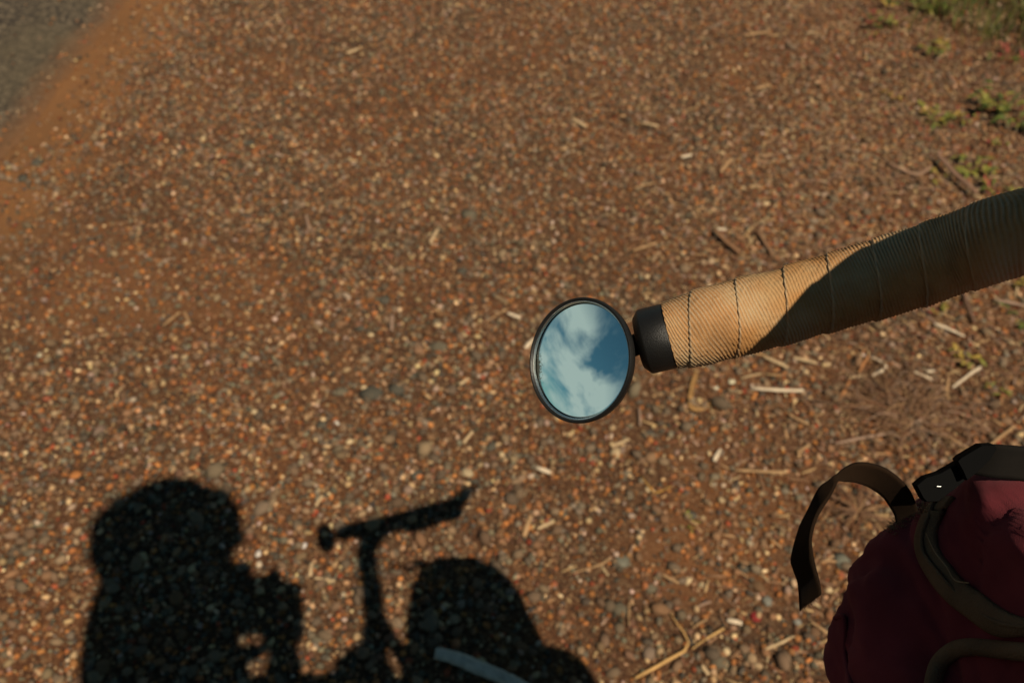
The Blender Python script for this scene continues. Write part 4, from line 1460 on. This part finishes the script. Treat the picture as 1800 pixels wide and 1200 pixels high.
def ribbon(name, left, right, m, parent, th=0.0013, n=70, sub=9, bulge=0.0):
    """A strap: a thick strip between two edge lines."""
    A, s = spline(left, n)
    B, _ = spline(right, n)
    t = np.linspace(0, 1, sub)
    V = A[:, None] * (1 - t)[None, :, None] + B[:, None] * t[None, :, None]
    du = np.gradient(V, axis=0)
    dv = np.gradient(V, axis=1)
    N = np.cross(du, dv)
    N /= np.maximum(1e-12, np.linalg.norm(N, axis=2))[..., None]
    N = np.where((N @ FW)[..., None] > 0, -N, N) if bulge else N
    prof = (1 - (2 * t - 1) ** 2)[None, :, None]
    T = V + N * (th / 2 + bulge * prof)
    Bm = V - N * th / 2
    VV = np.concatenate([T.reshape(-1, 3), Bm.reshape(-1, 3)])
    uv = np.stack([np.repeat(s / s[-1], sub), np.tile(t, n)], 1)
    uv = np.concatenate([uv, uv])
    o = n * sub
    F = []
    for i in range(n - 1):
        for j in range(sub - 1):
            a = i * sub + j
            F.append([a, a + 1, a + sub + 1, a + sub])
            F.append([o + a, o + a + sub, o + a + sub + 1, o + a + 1])
        a, b = i * sub, i * sub + sub - 1
        F.append([a, a + sub, o + a + sub, o + a])
        F.append([b, o + b, o + b + sub, b + sub])
    for j in range(sub - 1):
        F.append([j, o + j, o + j + 1, j + 1])
        e = (n - 1) * sub + j
        F.append([e, e + 1, o + e + 1, o + e])
    return mesh_obj(name, VV, F, m, parent, smooth=True, uv=uv)


# loose webbing loop
LE = [(1613, 896, 0.3180), (1608, 880, 0.3140), (1598, 861, 0.3110), (1580, 841, 0.3090), (1554, 823, 0.3080), (1525, 814.5, 0.3090), (1499, 815, 0.3120), (1472, 831, 0.3160), (1459, 843, 0.3190), (1441, 857, 0.3230), (1422, 896, 0.3290), (1406, 929, 0.3330), (1392, 980, 0.3380), (1395, 998, 0.3400), (1404, 1026, 0.3430), (1407, 1072, 0.3480)]
RE = [(1574, 916, 0.3260), (1572, 903, 0.3230), (1563, 887, 0.3210), (1552, 872, 0.3190), (1536, 860, 0.3170), (1518, 851, 0.3150), (1499, 846, 0.3150), (1482, 845.5, 0.3160), (1471, 847, 0.3160), (1460, 869, 0.3180), (1436, 906, 0.3200), (1425, 945, 0.3220), (1428, 976, 0.3250), (1433, 999, 0.3270), (1440, 1024, 0.3310), (1444, 1042, 0.3350)]
strap = ribbon('webbing_strap', [at(*p) for p in LE], [at(*p) for p in RE], webbing, bag, 0.0013, 90)
fv = []
for k in range(42):
    t = random.random()
    p = at(1408 + 35 * t, 1071 - 30 * t, .342)
    fv.append(tube_data([p, p + np.array([random.gauss(0, .001), -0.0006, -0.0012]) * random.uniform(.4, 1.5)], [0.00016, 0.0001], 3, 4, False))
mesh_obj('frayed_end', *join_data(fv), webbing, strap)

# black side release buckle on the rear edge, with its strap running into the bag
def px_plate(name, outline, depth0, depth1, th, m, parent, x0=1600, x1=1740):
    """A moulded plate: the outline given as photo points at a depth that runs from depth0 to depth1."""
    P = np.array([at(px, py, depth0 + (depth1 - depth0) * (px - x0) / (x1 - x0)) for px, py in outline])
    c = P.mean(0)
    n_ = np.linalg.svd(P - c)[2][2]
    if n_ @ FW > 0:
        n_ = -n_
    V = np.vstack([c + (P - c) * 0.94 + n_ * th / 2, P + n_ * th * 0.3, P - n_ * th * 0.3, c + (P - c) * 0.94 - n_ * th / 2])
    k = len(P)
    F = [list(range(k)), list(range(3 * k, 4 * k))[::-1]]
    for r in range(3):
        for i in range(k):
            j = (i + 1) % k
            F.append([r * k + i, r * k + j, (r + 1) * k + j, (r + 1) * k + i])
    return mesh_obj(name, V, F, m, parent)


black_web = mat('black_webbing', (0.010, 0.009, 0.008), 0.9, (0.015, 0.013, 0.011), 60, spec=0.05)
buckle_m = mat('black_nylon', (0.004, 0.004, 0.004), 0.7, spec=0.03)
buckle = px_plate('buckle', [(1605, 851), (1622, 837), (1648, 829), (1662, 821), (1681, 810), (1689, 822), (1692, 842), (1676, 856), (1659, 868), (1644, 880), (1623, 880), (1617, 874)], 0.3065, 0.3030, 0.0055, buckle_m, bag)
px_plate('buckle_catch', [(1677, 808), (1683, 802), (1720, 780), (1742, 779), (1748, 786), (1735, 806), (1712, 828), (1694, 842), (1687, 826)], 0.3050, 0.2990, 0.0075, buckle_m, buckle)
ribbon('buckle_strap', [at(1724, 779, 0.3005), at(1760, 782, 0.2960), at(1800, 786, 0.2930), at(1850, 800, 0.2900)], [at(1706, 832, 0.3030), at(1742, 838, 0.2990), at(1785, 842, 0.2960), at(1840, 850, 0.2930)], black_web, buckle, 0.0016, 30)
for (px, py, ang) in ((1690, 833.5, 27), (1650.5, 854.5, -3)):  # bright chrome slivers added as stand-ins for glints on the black nylon
    (x0, y0), (x1, y1) = seg(px, py, ang, 7)
    mesh_obj('buckle_glint', *tube_data([at(x0, y0, 0.3015), at(x1, y1, 0.3013)], 0.00013, 3, 6), chrome, buckle)

# tan binding that edges the flap
BL = [(1648, 879), (1634, 893), (1622, 915), (1613, 950), (1616, 985), (1640, 1022), (1665, 1052), (1702, 1083), (1752, 1115), (1800, 1118), (1850, 1112)]
BR = [(1680, 875), (1666, 892), (1655, 915), (1648, 942), (1653, 968), (1670, 992), (1696, 1020), (1724, 1040), (1765, 1070), (1800, 1085), (1850, 1092)]
ribbon('flap_binding', [on_bag(*p, .0008)[0] for p in BL], [on_bag(*p, .0008)[0] for p in BR], binding, bag, 0.0016, 80, 9, 0.0016)
ML = [((a[0] * .42 + b[0] * .58), (a[1] * .42 + b[1] * .58)) for a, b in zip(BL, BR)]
tube('binding_seam', [on_bag(*p, .0030)[0] for p in ML], 0.0008, binding, bag, 80, 8)
tube('loose_thread', [on_bag(1645, 944, .0042)[0], on_bag(1660, 975, .0045)[0], on_bag(1680, 998, .0045)[0], on_bag(1697, 1018, .0042)[0], on_bag(1722, 1035, .0040)[0]], 0.00028, fuzz, bag, 40, 6)
tube('pocket_piping', [on_bag(*p, .001)[0] for p in [(1638, 1260), (1642, 1200), (1655, 1166), (1680, 1143), (1712, 1137), (1752, 1140), (1800, 1146), (1850, 1150)]], 0.0030, binding, bag, 60, 12)
tube('pocket_seam', [on_bag(*p, .0004)[0] for p in [(1470, 1086), (1482, 1082), (1487, 1095), (1487, 1150), (1497, 1200), (1510, 1240)]], 0.0011, canvas, bag, 50, 8)

# two short straps that hang the bag from the bar
for yy, xx in ((0.000, 0.1625), (-0.062, 0.172)):
    pa_ = np.array([[xx - 0.014, yy, 0.925], [xx - 0.019, yy, 0.985], [xx - 0.0175, yy, 1.030], [xx, yy, 1.0555], [xx + 0.0175, yy, 1.040], [xx + 0.018, yy, 0.990], [xx + 0.024, yy, 0.938]])
    ribbon('hanging_strap', pa_ + [0, 0.016, 0], pa_ - [0, 0.016, 0], black_web, bag, 0.0016, 50, 5)

# worn fuzzy rim of the flap
fz = []
for k in range(520):
    t = random.random()
    px, py = np.interp(t, [0, .45, 1], [1560, 1600, 1650]), np.interp(t, [0, .45, 1], [928, 897, 886])
    px += random.gauss(0, 7)
    py += random.gauss(2, 7)
    if BVH.ray_cast(Vector(CAM), Vector(ray(px, py)).normalized())[0] is None:
        continue
    p, nr = on_bag(px, py, -0.0002)
    q = p + nr * random.uniform(.0006, .0022) + np.array([random.gauss(0, .0012), random.gauss(0, .0008), random.gauss(0, .0008)])
    fz.append(tube_data([p, (p + q) / 2 + nr * .0004, q], [0.00015, 0.00013, 0.00008], 4, 3, False))
tag(mesh_obj('frayed_edge', *join_data(fz), fuzz, bag), kind='stuff')

# ------------------------------------------------------------------ the photographer beside the bicycle, camera in hand
skin = mat('skin', (0.42, 0.25, 0.17), 0.55, (0.46, 0.27, 0.19), 30)
jacket_m = mat('grey_jacket', (0.09, 0.095, 0.10), 0.85, (0.11, 0.112, 0.115), 40, 0.3, 500)
trouser_m = mat('brown_trousers', (0.08, 0.06, 0.045), 0.9, (0.10, 0.075, 0.055), 40, 0.3, 500)
shoe_m = mat('black_shoes', (0.02, 0.02, 0.02), 0.6, (0.03, 0.03, 0.03), 40)
hair_m = mat('dark_hair', (0.025, 0.016, 0.010), 0.6, (0.04, 0.026, 0.016), 120, 0.8, 160)
eye_m = mat('eye', (0.5, 0.47, 0.44), 0.3)
iris_m = mat('iris', (0.03, 0.018, 0.010), 0.2)

yaw = math.radians(10)
BF, BL_ = np.array([math.cos(yaw), math.sin(yaw), 0]), np.array([-math.sin(yaw), math.cos(yaw), 0])
ZU = np.array([0, 0, 1.0])
C0 = np.array([-0.034, -0.190, 0.0])


def loft(rings, seg=24):
    """rings: (centre, half width along BL_, half depth along BF)"""
    V, F = [], []
    for c, w, d in rings:
        for j in range(seg):
            a = 2 * math.pi * j / seg
            V.append(np.asarray(c, float) + BL_ * w * math.cos(a) + BF * d * math.sin(a))
    m = len(rings)
    for i in range(m - 1):
        for j in range(seg):
            k = (j + 1) % seg
            F.append([i * seg + j, i * seg + k, (i + 1) * seg + k, (i + 1) * seg + j])
    F.append(list(range(seg))[::-1])
    F.append(list(range((m - 1) * seg, m * seg)))
    return np.array(V), F


def body_piece(name, parts, m, parent, voxel, smooth_it=6):
    v, f = join_data(parts)
    o = mesh_obj(name, v, f, m, parent)
    r = o.modifiers.new('one_surface', 'REMESH')
    r.mode = 'VOXEL'
    r.voxel_size = voxel
    r.use_smooth_shade = True
    if smooth_it:
        q = o.modifiers.new('soften', 'SMOOTH')
        q.factor = 0.5
        q.iterations = smooth_it
    return o


def grow(rings, d):
    return [(c, w + d, e + d) for c, w, e in rings]


TORSO = [(C0 + [-0.020, 0, 0.86], 0.150, 0.095), (C0 + [-0.020, 0, 0.92], 0.162, 0.094), (C0 + [-0.012, 0, 1.00], 0.154, 0.088), (C0 + [-0.004, 0, 1.10], 0.140, 0.080), (C0 + [0, 0, 1.22], 0.150, 0.082),
         (C0 + [0, 0, 1.34], 0.158, 0.084), (C0 + [0, 0, 1.41], 0.156, 0.078), (C0 + [0.004, 0.004, 1.455], 0.110, 0.070), (C0 + [0.010, 0.006, 1.48], 0.060, 0.056)]
HC = np.array([0.026, -0.170, 1.618])
hy, hp = math.radians(20), math.radians(-34)
HF = np.array([math.cos(hy) * math.cos(hp), math.sin(hy) * math.cos(hp), math.sin(hp)])
HL = np.array([-math.sin(hy), math.cos(hy), 0])
HU = np.cross(HF, HL)
HR = np.stack([HF, HL, HU], 1)


def hd(f, l, u):
    return HC + HF * f + HL * l + HU * u


SH_L, SH_R = C0 + BL_ * 0.158 + ZU * 1.405, C0 - BL_ * 0.165 + ZU * 1.405
EL_L, EL_R = np.array([-0.178, 0.045, 1.130]), np.array([0.080, -0.335, 1.120])
WR_L, WR_R = np.array([-0.108, -0.030, 1.118]), np.array([0.084, -0.105, 1.158])
LEG = {}
for sd in (1, -1):
    hip = C0 + BL_ * 0.088 * sd + [-0.015, 0, 0.90]
    kn = C0 + BL_ * 0.095 * sd + [0.015, 0, 0.49]
    an = C0 + BL_ * 0.100 * sd + [-0.03, 0, 0.085]
    LEG[sd] = (hip, kn, an)

head_parts = [ellipsoid_data(HC + HU * 0.015, (0.094, 0.074, 0.098), HR, 28, 20), ellipsoid_data(hd(0.028, 0, -0.055), (0.064, 0.056, 0.062), HR, 22, 16), ellipsoid_data(hd(0.062, 0, -0.096), (0.026, 0.030, 0.020), HR),
              tube_data([hd(0.086, 0, 0.016), hd(0.100, 0, -0.012), hd(0.108, 0, -0.034)], [0.008, 0.010, 0.014], 8, 10), ellipsoid_data(hd(0.086, 0.0, -0.066), (0.012, 0.026, 0.006), HR, 14, 8), ellipsoid_data(hd(0.085, 0.0, -0.077), (0.012, 0.022, 0.006), HR, 14, 8)]
for sd in (1, -1):
    head_parts += [ellipsoid_data(hd(-0.004, 0.076 * sd, -0.010), (0.020, 0.009, 0.032), HR, 14, 10), tube_data([hd(0.084, 0.012 * sd, 0.030), hd(0.084, 0.034 * sd, 0.036), hd(0.070, 0.055 * sd, 0.030)], 0.008, 8, 8), ellipsoid_data(hd(0.066, 0.036 * sd, -0.022), (0.022, 0.020, 0.016), HR, 14, 10)]
head_parts.append(tube_data([C0 + [0.006, 0.004, 1.45], (HC + C0 + [0, 0, 1.5]) / 2 * [1, 1, 0] + [-0.014, -0.002, 1.53], hd(-0.02, 0, -0.05)], [0.062, 0.055, 0.056], 12, 18))


def hand(wrist, palm, across, along, into, curls):
    """A palm box and five bent fingers. across: from little finger to index; along: wrist to knuckles; into: the gripping side."""
    R = np.stack([across, along, into], 1)
    P = [ellipsoid_data(palm, (0.042, 0.048, 0.015), R, 20, 12), tube_data([wrist, palm - along * 0.03], [0.024, 0.022], 6, 14, True, 0.8)]
    for k, L in enumerate((0.062, 0.078, 0.083, 0.076)):
        b = palm + across * (-0.031 + 0.0205 * k) + along * 0.036
        c = curls
        p1 = b + along * L * 0.42 + into * L * 0.10
        p2 = p1 + (along * math.cos(c) + into * math.sin(c)) * L * 0.36
        p3 = p2 + (along * math.cos(c * 1.9) + into * math.sin(c * 1.9)) * L * 0.30
        P.append(tube_data([b - along * 0.02, b, p1, p2, p3], [0.0095, 0.0092, 0.0085, 0.0078, 0.0068], 16, 10))
        P.append(ellipsoid_data(p3, (0.007, 0.007, 0.007), None, 10, 8))
    b = palm + across * 0.034 - along * 0.022
    p1 = b + across * 0.022 + along * 0.014 + into * 0.010
    p2 = p1 + across * 0.006 + along * 0.026 + into * 0.012
    p3 = p2 + along * 0.022 + into * 0.008
    P.append(tube_data([b - across * 0.015, b, p1, p2, p3], [0.013, 0.0125, 0.0105, 0.0095, 0.0078], 16, 10))
    P.append(ellipsoid_data(p3, (0.008, 0.008, 0.008), None, 10, 8))
    return P


CB = -FW * 0.052 + CAM                                               # middle of the camera body
hR = hand(WR_R, CB + RT * 0.083 + FW * 0.004 - UP * 0.006 - np.array([0, 0.020, 0.0]), UP, FW * 0.95 + RT * 0.05, -RT, 1.15)
hL = hand(WR_L, CB - RT * 0.048 - UP * 0.060 - FW * 0.006, FW, RT * 0.96 - UP * 0.28, UP * 0.96 + RT * 0.28, 0.75)
arms_core = [tube_data([SH_L, EL_L], [0.045, 0.036], 6, 14), tube_data([EL_L, WR_L], [0.038, 0.025], 8, 14), tube_data([SH_R, EL_R], [0.045, 0.036], 6, 14), tube_data([EL_R, WR_R], [0.038, 0.025], 8, 14)]
legs_core = []
for sd in (1, -1):
    hip, kn, an = LEG[sd]
    legs_core += [tube_data([hip, kn], [0.078, 0.050], 8, 16), tube_data([kn, (kn + an) / 2 + [-0.02, 0, 0.06], an], [0.052, 0.054, 0.034], 12, 16), ellipsoid_data(an + BF * 0.055 - ZU * 0.045, (0.115, 0.04, 0.034), np.stack([BF, BL_, ZU], 1))]
person = body_piece('person', [loft(TORSO)] + head_parts + arms_core + hR + hL + legs_core, skin, None, 0.0042, 3)
tag(person, 'person standing beside the bicycle, known by the shadow of a head and raised camera', 'person')
for sd in (1, -1):
    mesh_obj('eye', *ellipsoid_data(hd(0.075, 0.032 * sd, 0.006), (0.0115, 0.0125, 0.0095), HR, 16, 12), eye_m, person, smooth=True)
    mesh_obj('iris', *ellipsoid_data(hd(0.0852, 0.032 * sd, 0.004), (0.0024, 0.0056, 0.0056), HR, 14, 10), iris_m, person, smooth=True)
body_piece('jacket', [loft(grow(TORSO[1:6], 0.008) + grow(TORSO[6:9], 0.017)), tube_data([SH_L - BL_ * 0.03, SH_L, (SH_L + EL_L) / 2 + [-0.012, 0.006, 0.0], EL_L], [0.066, 0.058, 0.050, 0.044], 12, 16), tube_data([EL_L, EL_L * 0.2 + WR_L * 0.8], [0.044, 0.034], 8, 16), ellipsoid_data(EL_L, (0.044,) * 3),
                      tube_data([SH_R + BL_ * 0.03, SH_R, (SH_R + EL_R) / 2 + [-0.012, -0.012, 0.0], EL_R], [0.070, 0.066, 0.056, 0.050], 12, 16), tube_data([EL_R, EL_R * 0.2 + WR_R * 0.8], [0.051, 0.036], 8, 16), ellipsoid_data(EL_R, (0.051,) * 3),
                      loft([(C0 + [0.004, 0.004, 1.44], 0.085, 0.078), (C0 + [0.012, 0.006, 1.50], 0.078, 0.074)])], jacket_m, person, 0.006, 4)
tp = [loft([(C0 + [-0.020, 0, 0.82], 0.165, 0.112), (C0 + [-0.020, 0, 0.90], 0.178, 0.118), (C0 + [-0.016, 0, 0.98], 0.170, 0.112)])]
for sd in (1, -1):
    hip, kn, an = LEG[sd]
    tp += [tube_data([hip, kn, an + ZU * 0.02], [0.094, 0.066, 0.056], 16, 16)]
body_piece('trousers', tp, trouser_m, person, 0.007, 4)
for sd in (1, -1):
    an = LEG[sd][2]
    body_piece('shoe', [ellipsoid_data(an + BF * 0.060 - ZU * 0.038, (0.135, 0.050, 0.040), np.stack([BF, BL_, ZU], 1)), box_data(an + BF * 0.060 - ZU * 0.070, (0.125, 0.042, 0.014), np.stack([BF, BL_, ZU], 1)), tube_data([an - ZU * 0.04, an + ZU * 0.03], [0.050, 0.044], 5, 16)], shoe_m, person, 0.005, 3)
# full, slightly unruly hair
hv, hf = ellipsoid_data((0, 0, 0), (0.116, 0.096, 0.103), None, 110, 80)
hu = hv / np.linalg.norm(hv, axis=1)[:, None]
hv = hv * (1 + 0.07 * fbm(hu, 3.0, 3, 61)[:, None] + 0.055 * value_noise(hu, 10, 64)[:, None] + 0.03 * value_noise(hu, 24, 65)[:, None])
keep = ~((hv[:, 0] > 0.060) & (hv[:, 2] < 0.030))
hv[:, 0] = np.where(keep, hv[:, 0], np.minimum(hv[:, 0], 0.055))
hv = hv @ HR.T + HC + HU * 0.028 - HF * 0.012
mesh_obj('hair', hv, hf, hair_m, person, smooth=True)

pc = thing('photo_camera', 'black camera held out in both hands beside the handlebar', 'camera', tuple(CB))
Rc = np.stack([RT, UP, -FW], 1)
bevel(mesh_obj('camera_body', *box_data(CB, (0.066, 0.044, 0.018), Rc), black_plastic, pc), 0.015, 4)
bevel(mesh_obj('viewfinder_hump', *box_data(CB + UP * 0.052, (0.026, 0.012, 0.017), Rc), black_plastic, pc), 0.010, 4)
bevel(mesh_obj('hand_grip', *box_data(CB + RT * 0.050 + FW * 0.020, (0.015, 0.040, 0.012), Rc), rubber, pc), 0.007, 3)
lathe('lens_barrel', [(0.034, 0.016), (0.034, 0.030), (0.031, 0.032), (0.031, 0.045), (0.029, 0.0465), (0.027, 0.0465), (0.026, 0.040), (0.0, 0.040)], CB, FW, black_plastic, pc, 48)
lathe('shutter_button', [(0.006, 0.0), (0.006, 0.003), (0.0, 0.0035)], CB + RT * 0.05 + UP * 0.044 + FW * 0.014, UP, steel, pc, 20)
bevel(mesh_obj('rear_screen', *box_data(CB - FW * 0.0185, (0.036, 0.026, 0.0015), Rc), mat('screen_glass', (0.01, 0.01, 0.012), 0.15), pc), 0.001)
